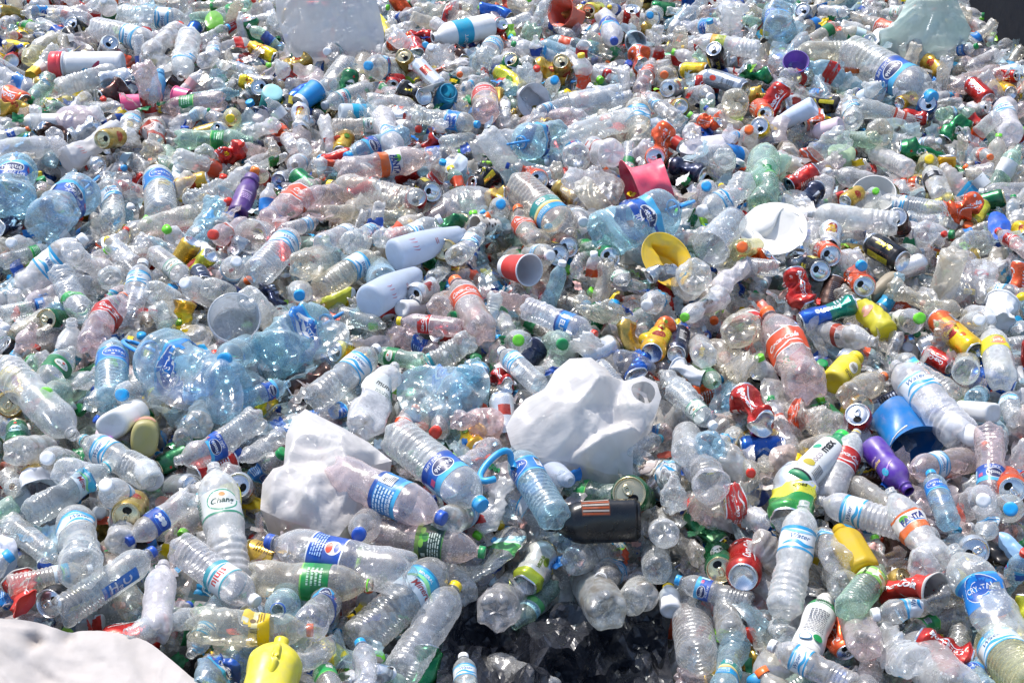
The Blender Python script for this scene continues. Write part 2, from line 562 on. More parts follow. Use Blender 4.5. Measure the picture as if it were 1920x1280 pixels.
class Label:
    """patches in (u, v): u along the girth in metres (0 = front), v along the axis"""
    def __init__(s, v0, v1, rad, bands, nu=40):
        # bands: list of (fraction, colour) from bottom to top
        s.v0, s.v1, s.rad, s.patches, s.bands, s.nu, s.k = v0, v1, rad, [], bands, nu, 0
        s.h = v1 - v0
        s.vc = (v0 + v1) / 2

    def poly(s, V, T, col):
        s.k += 1
        s.patches.append((np.asarray(V, float), np.asarray(T, int), col, s.k))

    def rect(s, u0, u1, v0, v1, col, n=6):
        us = np.linspace(u0, u1, n)
        V = np.array([(u, v) for v in (v0, v1) for u in us])
        T = []
        for i in range(n - 1):
            T += [(i, i + 1, n + i + 1), (i, n + i + 1, n + i)]
        s.poly(V, T, col)

    def oval(s, u, v, ru, rv, col, n=26):
        V, T = [(u, v)], []
        for q, f in ((0, .5), (1, 1.0)):
            for i in range(n):
                a = 2 * math.pi * i / n
                V.append((u + f * ru * math.cos(a), v + f * rv * math.sin(a)))
        for i in range(n):
            j = (i + 1) % n
            T += [(0, 1 + i, 1 + j), (1 + i, 1 + n + i, 1 + n + j), (1 + i, 1 + n + j, 1 + j)]
        s.poly(V, T, col)

    def ring(s, u, v, ru, rv, w, col, col_in, n=26):
        s.oval(u, v, ru, rv, col, n)
        s.oval(u, v, ru - w, rv - w, col_in, n)

    def stroke(s, pts, w, col):
        P = np.asarray(pts, float)
        if len(P) > 2:
            P = spline(P, 5)
        d = np.gradient(P, axis=0)
        nrm = np.stack([-d[:, 1], d[:, 0]], 1) / (np.linalg.norm(d, axis=1)[:, None] + 1e-9)
        t = np.linspace(0, 1, len(P))
        ww = (w * (0.25 + 0.75 * np.sin(math.pi * t)))[:, None] / 2
        V = np.vstack([P - nrm * ww, P + nrm * ww])
        n = len(P)
        T = []
        for i in range(n - 1):
            T += [(i, i + 1, n + i + 1), (i, n + i + 1, n + i)]
        s.poly(V, T, col)

    def text(s, body, u, v, width, col, bold=0.01, shear=0.0, rot=0.0, stretch=1.0, up=0.0):
        V, T = text_polys(body, bold, shear)
        if not len(V):
            return
        V = V * width
        V = V * np.array([1, stretch])
        if rot:
            c, sn = math.cos(rot), math.sin(rot)
            V = V @ np.array([[c, sn], [-sn, c]])
        s.poly(V + np.array([u, v]), T, col)

    def barcode(s, u, v, w, h, along=False):
        s.rect(u - w / 2, u + w / 2, v - h / 2, v + h / 2, (.85, .85, .85))
        g = np.random.default_rng(int(abs(u * 1e5)) + 5)
        n = 9
        for i in range(n):
            a = (i + .3) / n
            b = a + g.uniform(.25, .7) / n
            if along:
                s.rect(u - w * .4, u + w * .4, v - h / 2 + a * h, v - h / 2 + b * h, (.02, .02, .03), 3)
            else:
                s.rect(u - w / 2 + a * w, u - w / 2 + b * w, v - h * .4, v + h * .4, (.02, .02, .03), 2)

    def lines(s, u, v, w, h, n, col, seed=1):
        """small print: rows of short dashes"""
        g = np.random.default_rng(seed)
        for i in range(n):
            vv = v + h / 2 - (i + .5) * h / n
            x = u - w / 2
            while x < u + w / 2:
                l = g.uniform(.06, .2) * w
                s.rect(x, min(x + l, u + w / 2), vv - h / n * .25, vv + h / n * .25, col, 3)
                x += l + .04 * w

    def geo(s, off=.0006, prof=None, nv=None, mi=0):
        """off: how far the band stands off the wall; prof(v) -> radius"""
        rf = prof or (lambda v: np.full(np.shape(v), s.rad))
        G = Geo()
        edges = [s.v0]
        for f, c in s.bands:
            edges.append(edges[-1] + f * s.h)
        th = np.arange(s.nu) * 2 * math.pi / s.nu
        for (f, c), a, b in zip(s.bands, edges[:-1], edges[1:]):
            k = max(2, int(round((b - a) / .006)) + 1)
            v = np.linspace(a, b, k)
            rr = rf(v) + off
            V = np.stack([rr[:, None] * np.cos(th), rr[:, None] * np.sin(th), np.repeat(v[:, None], s.nu, 1)], -1)
            G.add(V.reshape(-1, 3), grid_quads(k, s.nu), None, c, mi)
        for V, T, c, k in s.patches:
            v = np.clip(V[:, 1], s.v0 + .0003, s.v1 - .0003)
            rr = rf(v) + off + .00022 * min(k, 3) + .00004 * k
            t = V[:, 0] / s.rad
            W = np.stack([rr * np.cos(t), rr * np.sin(t), v], 1)
            G.add(W, None, T, c, mi)
        return G

def C(h, a=None):
    """sRGB hex -> linear"""
    v = [int(h[i:i + 2], 16) / 255 for i in (0, 2, 4)]
    v = [x / 12.92 if x <= .04045 else ((x + .055) / 1.055) ** 2.4 for x in v]
    return tuple(v) if a is None else tuple(v) + (a,)
WHITE = (.80, .81, .82)
SKY, AZURE, ROYAL, NAVY = C("2aa3d8"), C("1b7fd0"), C("174a9c"), C("15285e")
RED, CRIM, ORANGE, YEL = C("cf2a20"), C("a3181f"), C("ee6a25"), C("f0cf18")
GREEN, LIME, TEAL, BLACK = C("0e7a45"), C("7fd13a"), C("149a98"), C("17181c")
SILVER, GOLD, PURPLE, PINK = C("b9bdc2"), C("b89a4a"), C("5b2b9a"), C("ee5f7c")
BROWN = C("5c3a2a")
# ------------------------------------------------------------------ container shapes
def petal(amount, zt, lobes=5):
    def f(TH, Z, Rr):
        k = np.clip((zt - Z) / zt, 0, 1) ** 1.3
        lob = (0.5 + 0.5 * np.cos(lobes * TH))
        return Rr * (1 - amount * k * (1 - lob)), Z + zt * .33 * k * (1 - lob)
    return f

def ribs(z0, z1, r, n, amp, per=4):
    out = []
    for i in range(n * per + 1):
        t = i / per
        out.append((z0 + (z1 - z0) * i / (n * per), r - amp * (0.5 - 0.5 * math.cos(2 * math.pi * t)) ** 1.5))
    return out

def base_pts(r, z=.014):
    return [(.006, .0006), (.0045, r * .3), (.0015, r * .55), (.0, r * .72), (.0012, r * .86), (z * .45, r * .97), (z, r)]

def neck_pts(z, r0, rn, h):
    return [(z, rn), (z + .002, rn), (z + .0026, rn * 1.22), (z + .005, rn * 1.22), (z + .0055, rn), (z + h, rn), (z + h, rn * .86), (z + h - .004, rn * .84)]

TYPES = {}
def typ(code, **k):
    TYPES[code] = k

def prof_W(v):
    r = .0325
    p = base_pts(r)
    if v % 3 == 0:
        p += ribs(.018, .116, r, 9, .0032)
    elif v % 3 == 1:
        p += ribs(.018, .070, r, 5, .0026) + [(.080, r * .93), (.090, r * .88), (.100, r * .93), (.112, r)]
    else:
        p += [(.03, r), (.045, r * .985)] + ribs(.048, .108, r, 7, .0022)
    p += [(.118, r * .975), (.140, r * .972), (.162, r * .975), (.166, r), (.178, r * .93), (.188, r * .78), (.197, r * .58), (.203, r * .45)]
    return p + neck_pts(.2045, r, .0125, .018)

def prof_WL(v):
    r = .044
    p = base_pts(r, .02)
    if v % 2 == 0:
        p += ribs(.024, .150, r, 8, .0042)
    else:
        p += ribs(.024, .095, r, 4, .0040) + [(.112, r * .93), (.125, r * .88), (.138, r * .93), (.150, r * .99)]
    p += [(.156, r * .975), (.19, r * .972), (.222, r * .975), (.227, r), (.243, r * .96), (.258, r * .84), (.270, r * .66), (.279, r * .47), (.285, r * .33)]
    return p + neck_pts(.287, r, .0135, .020)

def prof_S(v):
    r = .0335
    p = [(.010, .0006), (.009, r * .25), (.005, r * .5), (.0, r * .72), (.003, r * .88), (.012, r * .98), (.022, r)]
    if v % 2 == 0:
        p += [(.045, r * .985), (.062, r * .92), (.076, r * .88), (.090, r * .92), (.104, r)]
    else:
        p += [(.05, r), (.08, r), (.104, r)]
    p += [(.108, r * .98), (.13, r * .978), (.152, r * .98), (.156, r), (.168, r * .96), (.18, r * .84), (.19, r * .68), (.198, r * .53), (.204, r * .43)]
    return p + neck_pts(.2065, r, .0125, .0185)

def prof_SL(v):
    r = .046
    p = [(.014, .0006), (.012, r * .25), (.007, r * .5), (.0, r * .72), (.004, r * .88), (.016, r * .98), (.03, r)]
    if v % 2 == 0:
        p += [(.06, r * .985), (.085, r * .93), (.10, r * .9), (.115, r * .93), (.13, r)]
    else:
        p += [(.07, r), (.10, r), (.13, r)]
    p += [(.134, r * .985), (.17, r * .983), (.208, r * .985), (.212, r), (.232, r * .96), (.252, r * .84), (.268, r * .66), (.281, r * .46), (.288, r * .32)]
    return p + neck_pts(.2905, r, .0135, .019)

def prof_J(v):
    r = .085
    p = base_pts(r, .03)
    p += ribs(.035, .11, r, 3, .005) + [(.115, r * .975), (.16, r * .973), (.20, r * .975)] + ribs(.206, .25, r * 1.0, 2, .004)
    p += [(.262, r * .93), (.278, r * .78), (.292, r * .55), (.300, r * .38)]
    return p + neck_pts(.302, r, .024, .02)

typ('W', prof=prof_W, L=.224, R=.0325, lab=(.119, .161), neck=(.2045, .0125, .018), pet=petal(.17, .016), name='water_bottle', cat='water bottle', seg=28)
typ('WL', prof=prof_WL, L=.307, R=.044, lab=(.157, .221), neck=(.287, .0135, .020), pet=petal(.17, .022), name='water_bottle', cat='water bottle', seg=32)
typ('S', prof=prof_S, L=.225, R=.0335, lab=(.108, .152), neck=(.2065, .0125, .0185), pet=petal(.26, .030), name='soda_bottle', cat='soda bottle', seg=30)
typ('SL', prof=prof_SL, L=.31, R=.046, lab=(.135, .207), neck=(.2905, .0135, .019), pet=petal(.26, .040), name='soda_bottle', cat='soda bottle', seg=30)
typ('J', prof=prof_J, L=.322, R=.085, lab=(.116, .199), neck=(.302, .024, .02), pet=petal(.06, .02), name='water_jug', cat='water jug', seg=40)

def clean_prof(p):
    out = [p[0]]
    for q in p[1:]:
        if math.dist(q, out[-1]) > 2e-5:
            out.append(q)
    return np.array(out)

def dense(p):
    """subdivide the coarse pieces of a profile"""
    p = clean_prof(p)
    out = [p[0]]
    for a, b in zip(p[:-1], p[1:]):
        n = int(max(1, min(4, math.dist(a, b) // .006)))
        for i in range(1, n + 1):
            out.append(a + (b - a) * i / n)
    return np.array(out)

_cache = {}
def deform_for(code, level, var):
    t = TYPES[code]
    return make_deform(level, t['L'], t['R'], hash_(code) + level * 31 + var * 7)

def hash_(s):
    h = 11
    for ch in s:
        h = (h * 33 + ord(ch)) % 100003
    return h

def body_mesh(code, level, var):
    k = ('body', code, level, var)
    if k not in _cache:
        t = TYPES[code]
        V, Q = lathe(dense(t['prof'](var)), t['seg'], t['pet'])
        G = Geo()
        G.add(V, Q)
        _cache[k] = G.mesh(t['name'] + '_body', [PET], deform_for(code, level, var))
    return _cache[k]

def cap_geo(z, rn, h, flip=False):
    seg = 40
    rc = rn * 1.19
    hh = h * .86
    z0 = z + h - hh + .0022
    p = [(z0, rc * .9), (z0, rc), (z0 + hh * .25, rc * 1.01), (z0 + hh * .27, rc * .97), (z0 + hh * .30, rc), (z0 + hh - .0015, rc * .985), (z0 + hh, rc * .92), (z0 + hh + .0002, rc * .5), (z0 + hh, .0005)]
    def shp(TH, Z, Rr):
        side = (Z > z0 + hh * .28) & (Z < z0 + hh - .0008) & (Rr > rc * .93)
        return np.where(side, Rr * (1 + .018 * np.sign(np.cos(20 * TH))), Rr), Z
    V, Q = lathe(p, seg, shp)
    return V, Q

def cap_mesh(code, level, var):
    k = ('cap', code, level, var)
    if k not in _cache:
        t = TYPES[code]
        G = Geo()
        V, Q = cap_geo(*t['neck'])
        G.add(V, Q)
        _cache[k] = G.mesh('screw_cap', [CAPM], deform_for(code, level, var))
    return _cache[k]

def ring_mesh(code, level, var):
    """the tamper ring a lost cap leaves on the neck"""
    k = ('ring', code, level, var)
    if k not in _cache:
        z, rn, h = TYPES[code]['neck']
        p = [(z + .006, rn * 1.02), (z + .006, rn * 1.16), (z + .0095, rn * 1.16), (z + .0095, rn * 1.02)]
        V, Q = lathe(p, 30)
        G = Geo()
        G.add(V, Q)
        _cache[k] = G.mesh('neck_ring', [CAPM], deform_for(code, level, var))
    return _cache[k]

def tear(G, lb, seed):
    """rip a piece out of a label"""
    g = np.random.default_rng(seed)
    a0, wid, dep = g.choice([-1, 1]) * g.uniform(.7, 1.6), g.uniform(.5, 1.1), g.uniform(.35, 1.1)
    top = g.random() < .5
    V = np.vstack(G.V)
    th = np.arctan2(V[:, 1], V[:, 0])
    d = (th - a0 + math.pi) % (2 * math.pi) - math.pi
    e = np.exp(-(d / wid) ** 4) * (dep + .10 * np.sin(17 * th) + .08 * np.sin(31 * th + 1))
    t = (V[:, 2] - lb.v0) / lb.h
    gone = (1 - t < e) if top else (t < e)
    for F, M in ((G.Q, G.qm), (G.T, G.tm)):
        for i in range(len(F)):
            k = ~gone[F[i]].any(1)
            F[i], M[i] = F[i][k], M[i][k]

def label_mesh(code, level, var, design):
    k = ('label', code, level, var, design)
    if k not in _cache:
        t = TYPES[code]
        p = np.array([q for q in dense(t['prof'](var)) if q[0] > .03])
        p = p[np.argsort(p[:, 0], kind='stable')]
        v0, v1 = t['lab']
        rad = float(np.interp((v0 + v1) / 2, p[:, 0], p[:, 1]))
        lb = LABELS[design](rad, v0, v1)
        G = lb.geo(.0007, lambda v: np.interp(v, p[:, 0], p[:, 1]))
        if level >= 1 and var % 3 != 1 or (level == 0 and var % 6 == 5):
            tear(G, lb, var + level * 5)
        _cache[k] = G.mesh('bottle_label', [PRINT], deform_for(code, level, var))
    return _cache[k]

def tube(P, r, seg=8, closed=False):
    P = np.asarray(P, float)
    d = np.gradient(P, axis=0)
    d /= np.linalg.norm(d, axis=1)[:, None] + 1e-9
    a = np.array([0, 0, 1.0])
    if abs(d[0] @ a) > .9:
        a = np.array([1.0, 0, 0])
    n = np.cross(d, a)
    n /= np.linalg.norm(n, axis=1)[:, None] + 1e-9
    b = np.cross(d, n)
    th = np.arange(seg) * 2 * math.pi / seg
    rr = r if np.ndim(r) else np.full(len(P), r)
    V = P[:, None, :] + rr[:, None, None] * (n[:, None, :] * np.cos(th)[None, :, None] + b[:, None, :] * np.sin(th)[None, :, None])
    Q = grid_quads(len(P), seg)
    return V.reshape(-1, 3), Q

def jug_handle_mesh():
    if 'jugh' not in _cache:
        t = np.linspace(0, math.pi, 22)
        P = np.stack([.040 * np.cos(t), np.zeros_like(t), .300 + .085 * np.sin(t) ** .7], 1)
        V, Q = tube(P, .0055)
        G = Geo()
        G.add(V, Q)
        V, Q = lathe([(.300, .026), (.300, .031), (.308, .031), (.308, .026)], 30)
        G.add(V, Q)
        _cache['jugh'] = G.mesh('carry_handle', [CAPM])
    return _cache['jugh']

# ------------------------------------------------------------------ label designs
def d_lw(r, a, b):
    l = Label(a, b, r, [(.10, SKY), (.06, WHITE), (.70, C("e9eef2")), (.14, SKY)])
    h = l.h
    l.text("Water", 0, l.vc + .06 * h, .95 * r * 1.2, C("1c5f96"), .012, .35)
    l.stroke([(-1.0 * r, a + .22 * h), (-.3 * r, a + .34 * h), (.3 * r, a + .20 * h), (1.0 * r, a + .36 * h)], .16 * h, SKY)
    l.stroke([(-1.2 * r, b - .10 * h), (-.2 * r, b - .26 * h), (.9 * r, b - .16 * h)], .10 * h, C("8fd0ee"))
    l.barcode(2.1 * r, l.vc, .5 * r, .5 * h, True)
    return l

def d_bl(r, a, b):
    l = Label(a, b, r, [(.08, C("6cc3e8")), (.84, AZURE), (.08, C("3fb0e0"))])
    h = l.h
    l.ring(0, l.vc + .08 * h, .86 * r, .40 * h, .045 * r, WHITE, C("1456b0"))
    l.text("CRYSTAL", 0, l.vc + .10 * h, 1.35 * r, WHITE, .012)
    l.oval(-.15 * r, l.vc - .14 * h, .12 * r, .05 * h, WHITE)
    l.barcode(1.55 * r, l.vc, .42 * r, .6 * h, True)
    l.lines(-1.7 * r, l.vc, .9 * r, .6 * h, 5, C("cfe6f5"))
    return l

def d_ne(r, a, b):
    l = Label(a, b, r, [(.30, C("1c4fa8")), (.40, C("1760bd")), (.30, C("49b4e4"))])
    h = l.h
    l.ring(-.2 * r, l.vc + .02 * h, .62 * r, .30 * h, .05 * r, WHITE, NAVY)
    l.text("Nestlé", -.2 * r, l.vc + .03 * h, .95 * r, WHITE, .015)
    l.text("PURE LIFE", .0, a + .14 * h, 1.1 * r, WHITE, .01, .2)
    l.rect(.65 * r, 1.0 * r, l.vc, l.vc + .2 * h, C("d65a86"))
    l.rect(1.15 * r, 1.8 * r, l.vc - .3 * h, l.vc + .3 * h, C("bfe2f2"))
    l.barcode(-1.6 * r, l.vc, .5 * r, .5 * h)
    return l

def cola(red, txt="Coca-Cola"):
    def f(r, a, b):
        l = Label(a, b, r, [(.05, WHITE), (.90, red), (.05, WHITE)])
        h = l.h
        l.text(txt, 0, l.vc + .04 * h, 1.75 * r, (.85, .84, .84), .028, .38, 0, 1.15)
        l.stroke([(-.9 * r, a + .26 * h), (-.2 * r, a + .18 * h), (.5 * r, a + .30 * h), (1.0 * r, a + .20 * h)], .08 * h, (.85, .84, .84))
        l.barcode(1.75 * r, l.vc, .55 * r, .7 * h, True)
        l.lines(-1.75 * r, l.vc, 1.0 * r, .75 * h, 6, (.8, .7, .68), 3)
        return l
    return f

def d_ch(r, a, b):
    l = Label(a, b, r, [(.07, C("2c9a78")), (.86, C("e8ece8")), (.07, C("2c9a78"))])
    h = l.h
    l.ring(0, l.vc, .80 * r, .40 * h, .07 * r, C("39a884"), C("eef0ea"))
    l.text("Chang", 0, l.vc - .06 * h, 1.15 * r, C("12483a"), .02, .25)
    l.oval(0, l.vc + .2 * h, .16 * r, .08 * h, C("d9a56a"))
    l.lines(1.6 * r, l.vc, .9 * r, .7 * h, 6, C("4a7a6a"), 4)
    l.lines(-1.6 * r, l.vc, .9 * r, .7 * h, 6, C("4a7a6a"), 5)
    return l

def d_gr(r, a, b):
    l = Label(a, b, r, [(.06, C("1f9a5a")), (.88, GREEN), (.06, C("1f9a5a"))])
    h = l.h
    l.ring(0, l.vc, .62 * r, .30 * h, .03 * r, C("c8a24a"), C("e6ebe4"))
    l.text("SELECT", 0, l.vc - .05 * h, .85 * r, C("1a5a38"), .012)
    l.oval(.05 * r, l.vc + .12 * h, .12 * r, .07 * h, C("d5402c"))
    l.lines(1.7 * r, l.vc, .8 * r, .6 * h, 4, C("a8d8bc"), 6)
    return l

def d_gp(r, a, b):
    l = Label(a, b, r, [(.06, C("8fd06a")), (.34, C("1fa04e")), (.60, C("138743"))])
    h = l.h
    l.barcode(.9 * r, l.vc + .2 * h, .6 * r, .35 * h)
    l.lines(-.6 * r, l.vc, 1.0 * r, .6 * h, 4, C("bfe4c8"), 7)
    return l

def d_mi(r, a, b):
    l = Label(a, b, r, [(.18, C("dfeaf0")), (.34, C("cfe6ee")), (.40, C("36b3d6")), (.08, C("1f86b8"))])
    h = l.h
    l.text("Minere", .1 * r, l.vc - .16 * h, 1.35 * r, C("a3242c"), .02, .3, 0, 1.1)
    l.text("MINERAL", -.2 * r, l.vc + .26 * h, .9 * r, WHITE, .012)
    l.stroke([(-1.1 * r, l.vc), (-.3 * r, l.vc + .12 * h), (.6 * r, l.vc - .02 * h), (1.2 * r, l.vc + .1 * h)], .14 * h, C("8fdc9a"))
    l.lines(1.8 * r, l.vc, .7 * r, .7 * h, 5, C("3f7f9c"), 8)
    return l

def d_si(r, a, b):
    l = Label(a, b, r, [(.22, C("38a9b8")), (.08, WHITE), (.62, C("e6ecee")), (.08, C("38a9b8"))])
    h = l.h
    l.text("siniu", 0, l.vc + .14 * h, 1.3 * r, C("d23a30"), .02, .0)
    l.stroke([(-1.1 * r, a + .30 * h), (0, a + .40 * h), (1.1 * r, a + .28 * h)], .12 * h, C("2f9db2"))
    l.lines(1.7 * r, l.vc, .8 * r, .6 * h, 5, C("7f9ca8"), 9)
    return l

def d_fa(r, a, b):
    l = Label(a, b, r, [(.36, C("e8702c")), (.54, C("ece8e2")), (.10, C("e8702c"))])
    h = l.h
    l.oval(-.5 * r, l.vc + .22 * h, .30 * r, .13 * h, C("62b23c"))
    l.text("FANTA", 0, l.vc + .10 * h, 1.6 * r, C("1d2f7e"), .05, .12, .12, 1.2)
    l.stroke([(-.7 * r, l.vc - .12 * h), (0, l.vc - .06 * h), (.8 * r, l.vc - .10 * h)], .07 * h, C("1f7ad0"))
    l.lines(1.7 * r, l.vc, .8 * r, .6 * h, 5, C("a85a30"), 10)
    return l

def d_pe(r, a, b):
    l = Label(a, b, r, [(.04, WHITE), (.92, C("1a4fae")), (.04, WHITE)])
    h = l.h
    l.oval(0, a + .30 * h, .36 * r, .36 * r, WHITE)
    l.oval(-.02 * r, a + .30 * h + .16 * r, .26 * r, .15 * r, C("dd4a2c"))
    l.oval(.03 * r, a + .30 * h - .17 * r, .22 * r, .11 * r, C("1a4fae"))
    l.lines(.1 * r, l.vc + .22 * h, 1.2 * r, .36 * h, 5, C("a8c8ee"), 11)
    l.barcode(1.7 * r, l.vc, .5 * r, .5 * h)
    return l

def d_es(r, a, b):
    l = Label(a, b, r, [(.06, C("3f8fd8")), (.94, C("17479e"))])
    h = l.h
    l.ring(-.1 * r, l.vc, .9 * r, .36 * h, .06 * r, C("3f7fd0"), C("1a4fae"))
    l.text("est", 0, l.vc, 1.15 * r, WHITE, .05, .1, 0, 1.0)
    l.lines(1.7 * r, l.vc, .8 * r, .6 * h, 4, C("a8c8ee"), 12)
    return l

def d_h2(r, a, b):
    l = Label(a - .045, b, r, [])
    a, h = l.v0, l.h
    l.rect(-.30 * r, .55 * r, a + .0 * h, b, C("1c6fc0"), 8)
    l.text("H₂O", .12 * r, l.vc, .62 * h, WHITE, .02, 0, math.pi / 2)
    return l

def d_ye(r, a, b):
    l = Label(a, b, r, [(.42, C("efd044")), (.20, C("e8dca0")), (.38, C("f2cd12"))])
    h = l.h
    l.barcode(.35 * r, l.vc + .02 * h, .55 * r, .30 * h)
    l.rect(-.1 * r, .6 * r, a + .08 * h, a + .20 * h, C("24407c"))
    l.rect(-.7 * r, -.3 * r, a + .1 * h, a + .30 * h, C("e8ead8"))
    l.lines(-.8 * r, l.vc + .2 * h, .9 * r, .3 * h, 3, C("8a6a1a"), 14)
    l.oval(-.55 * r, l.vc - .05 * h, .2 * r, .1 * h, C("6a5226"))
    return l

def d_ic(r, a, b):
    l = Label(a, b, r, [(.16, C("7a9a4a")), (.80, C("0e4436")), (.04, C("5a8a4a"))])
    h = l.h
    l.oval(-.35 * r, l.vc - .18 * h, .30 * r, .18 * h, C("58b83a"))
    l.oval(-.75 * r, l.vc - .26 * h, .26 * r, .09 * h, C("8fd04a"))
    l.oval(.05 * r, l.vc - .27 * h, .26 * r, .09 * h, C("8fd04a"))
    l.oval(-.35 * r, l.vc - .16 * h, .16 * r, .10 * h, C("2f8a3a"))
    l.lines(.2 * r, l.vc + .18 * h, 1.7 * r, .44 * h, 5, C("c8d8cc"), 15)
    l.rect(.65 * r, .95 * r, a + .25 * h, a + .40 * h, C("c8d8cc"))
    return l

def d_oi(r, a, b):
    l = Label(a, b, r, [(.40, C("128a86")), (.12, C("d8d89a")), (.08, C("e0a83a")), (.40, C("1b8fc4"))])
    h = l.h
    l.text("GS", .1 * r, a + .20 * h, .6 * r, WHITE, .04)
    l.lines(-.8 * r, a + .2 * h, .7 * r, .3 * h, 3, C("c8e8e4"), 16)
    l.lines(.4 * r, b - .2 * h, .9 * r, .26 * h, 3, C("cfe8f4"), 17)
    return l

def d_bk(r, a, b):
    l = Label(a, b, r, [(.06, C("8a2a2a")), (.88, C("15161d")), (.06, C("d8d8d8"))])
    h = l.h
    l.barcode(-.3 * r, l.vc + .1 * h, .6 * r, .5 * h)
    l.lines(.8 * r, l.vc, .8 * r, .7 * h, 6, C("c8c8cc"), 18)
    return l

def d_el(r, a, b):
    l = Label(a, b, r, [(.12, C("1a3f8a")), (.76, C("2f7fc8")), (.12, C("1a3f8a"))])
    h = l.h
    l.text("ELF", .1 * r, l.vc, .9 * r, WHITE, .03)
    l.rect(-.9 * r, -.5 * r, l.vc - .2 * h, l.vc + .2 * h, C("d8dce8"))
    l.lines(1.0 * r, l.vc, .6 * r, .6 * h, 4, C("cfe0f0"), 19)
    return l

def d_ju(r, a, b):
    l = Label(a, b, r, [(.30, C("b9c24a")), (.34, C("cdd86a")), (.36, C("e8a92c"))])
    h = l.h
    l.oval(0, l.vc, .5 * r, .22 * h, C("7ab648"))
    l.oval(.2 * r, b - .2 * h, .4 * r, .12 * h, C("f4d488"))
    l.lines(.8 * r, l.vc - .2 * h, .8 * r, .4 * h, 4, C("6a7a2a"), 20)
    return l

def d_sy(r, a, b):
    l = Label(a, b, r, [(.25, C("7fbf52")), (.5, C("cfe6b4")), (.25, C("8cc860"))])
    h = l.h
    l.text("mascami", -.5 * r, l.vc, .95 * h, C("16301c"), .03, 0, -math.pi / 2, 1.0)
    l.stroke([(.0, a + .1 * h), (.35 * r, l.vc), (.1 * r, b - .1 * h)], .3 * r, C("eef4e6"))
    l.oval(.55 * r, l.vc, .2 * r, .12 * h, C("c8842c"))
    l.oval(.3 * r, b - .2 * h, .15 * r, .08 * h, C("e8d45a"))
    return l

def d_lk(r, a, b):
    l = Label(a, b, r, [(.5, C("5cb868")), (.14, C("cfe8dc")), (.36, C("a8dce4"))])
    h = l.h
    l.text("LOCK UP", 0, b - .2 * h, 1.2 * r, C("1c6f8a"), .015, 0, math.pi)
    l.text("CUCK", .1 * r, b - .38 * h, .7 * r, C("1c6f8a"), .012, 0, math.pi)
    l.oval(.6 * r, a + .3 * h, .35 * r, .22 * h, C("8fdc7a"))
    return l

def d_je(r, a, b):
    l = Label(a, b, r, [(.9, C("e8dc2c")), (.1, C("f0e890"))])
    h = l.h
    l.oval(0, l.vc - .08 * h, .55 * r, .34 * h, C("ee8a6a"))
    l.text("jelly", 0, l.vc - .08 * h, .7 * r, C("f4e2d8"), .02)
    l.text("NATURAL", 0, b - .18 * h, .9 * r, C("2a5a2a"), .01)
    return l

def d_rw(r, a, b):
    l = Label(a, b, r, [(.3, C("b8452e")), (.5, C("e8e0dc")), (.2, C("b8452e"))])
    h = l.h
    l.barcode(.6 * r, l.vc, .6 * r, .4 * h)
    l.lines(-.5 * r, l.vc, 1.0 * r, .5 * h, 5, C("b05a48"), 21)
    return l

def d_pk(r, a, b):
    l = Label(a, b, r, [(1.0, C("e3b5b0"))])
    l.lines(0, l.vc, 1.4 * r, .6 * l.h, 4, C("c0605a"), 22)
    return l

def d_ty(r, a, b):
    l = Label(a, b, r, [(.55, C("1a56b4")), (.12, C("f0d23a")), (.33, C("2f9fd8"))])
    l.ring(0, l.vc, .6 * r, .3 * l.h, .05 * r, C("f0e08a"), C("1a3f8a"))
    return l

def d_mm(r, a, b):
    l = Label(a, b, r, [(1.0, C("e6e8e2"))])
    l.text("munw", 0, l.vc + .06 * l.h, 1.35 * r, C("2a3430"), .02, .2)
    l.oval(.95 * r, l.vc + .1 * l.h, .25 * r, .3 * l.h, C("1c7a48"))
    l.lines(0, a + .2 * l.h, 1.0 * r, .2 * l.h, 2, C("7a8a80"), 23)
    return l

def d_be(r, a, b):
    """the printed back of a blue label"""
    l = Label(a, b, r, [(.14, C("1a4fa0")), (.72, C("1f86cc")), (.14, C("49b4e4"))])
    h = l.h
    l.lines(.25 * r, l.vc + .02 * h, 1.3 * r, .7 * h, 6, C("d8ecf8"), 24)
    l.barcode(-.9 * r, l.vc - .1 * h, .62 * r, .5 * h, True)
    l.text("PASTEURIZE", .3 * r, b - .2 * h, 1.0 * r, WHITE, .01)
    return l

LABELS = dict(lw=d_lw, bl=d_bl, ne=d_ne, cc=cola(C("c4261f")), co=cola(C("e2552f")), ch=d_ch, gr=d_gr, gp=d_gp, mi=d_mi, si=d_si,
              fa=d_fa, pe=d_pe, es=d_es, h2=d_h2, ye=d_ye, ic=d_ic, oi=d_oi, bk=d_bk, el=d_el, ju=d_ju, sy=d_sy, lk=d_lk,
              je=d_je, rw=d_rw, pk=d_pk, ty=d_ty, mm=d_mm, be=d_be)
LABEL_WORDS = dict(lw='white and sky blue label', bl='bright blue oval label', ne='dark blue label', cc='red cola label', co='orange red cola label',
                   ch='white label with green oval', gr='green label with white oval', gp='plain green label', mi='cyan and white label', si='white label with red lettering',
                   fa='white and orange soda label', pe='royal blue soda label', es='blue label with white lettering', h2='upright blue strip label',
                   ye='torn yellow label', ic='dark green tea label', oi='teal and blue label', bk='black label', el='mid blue label', ju='yellow green juice label',
                   sy='pale green milk label', lk='aqua and green label', je='yellow label with pink spot', rw='red and white label', pk='faded pink label',
                   ty='blue and yellow label', mm='white label with dark lettering', be='blue small-print label')

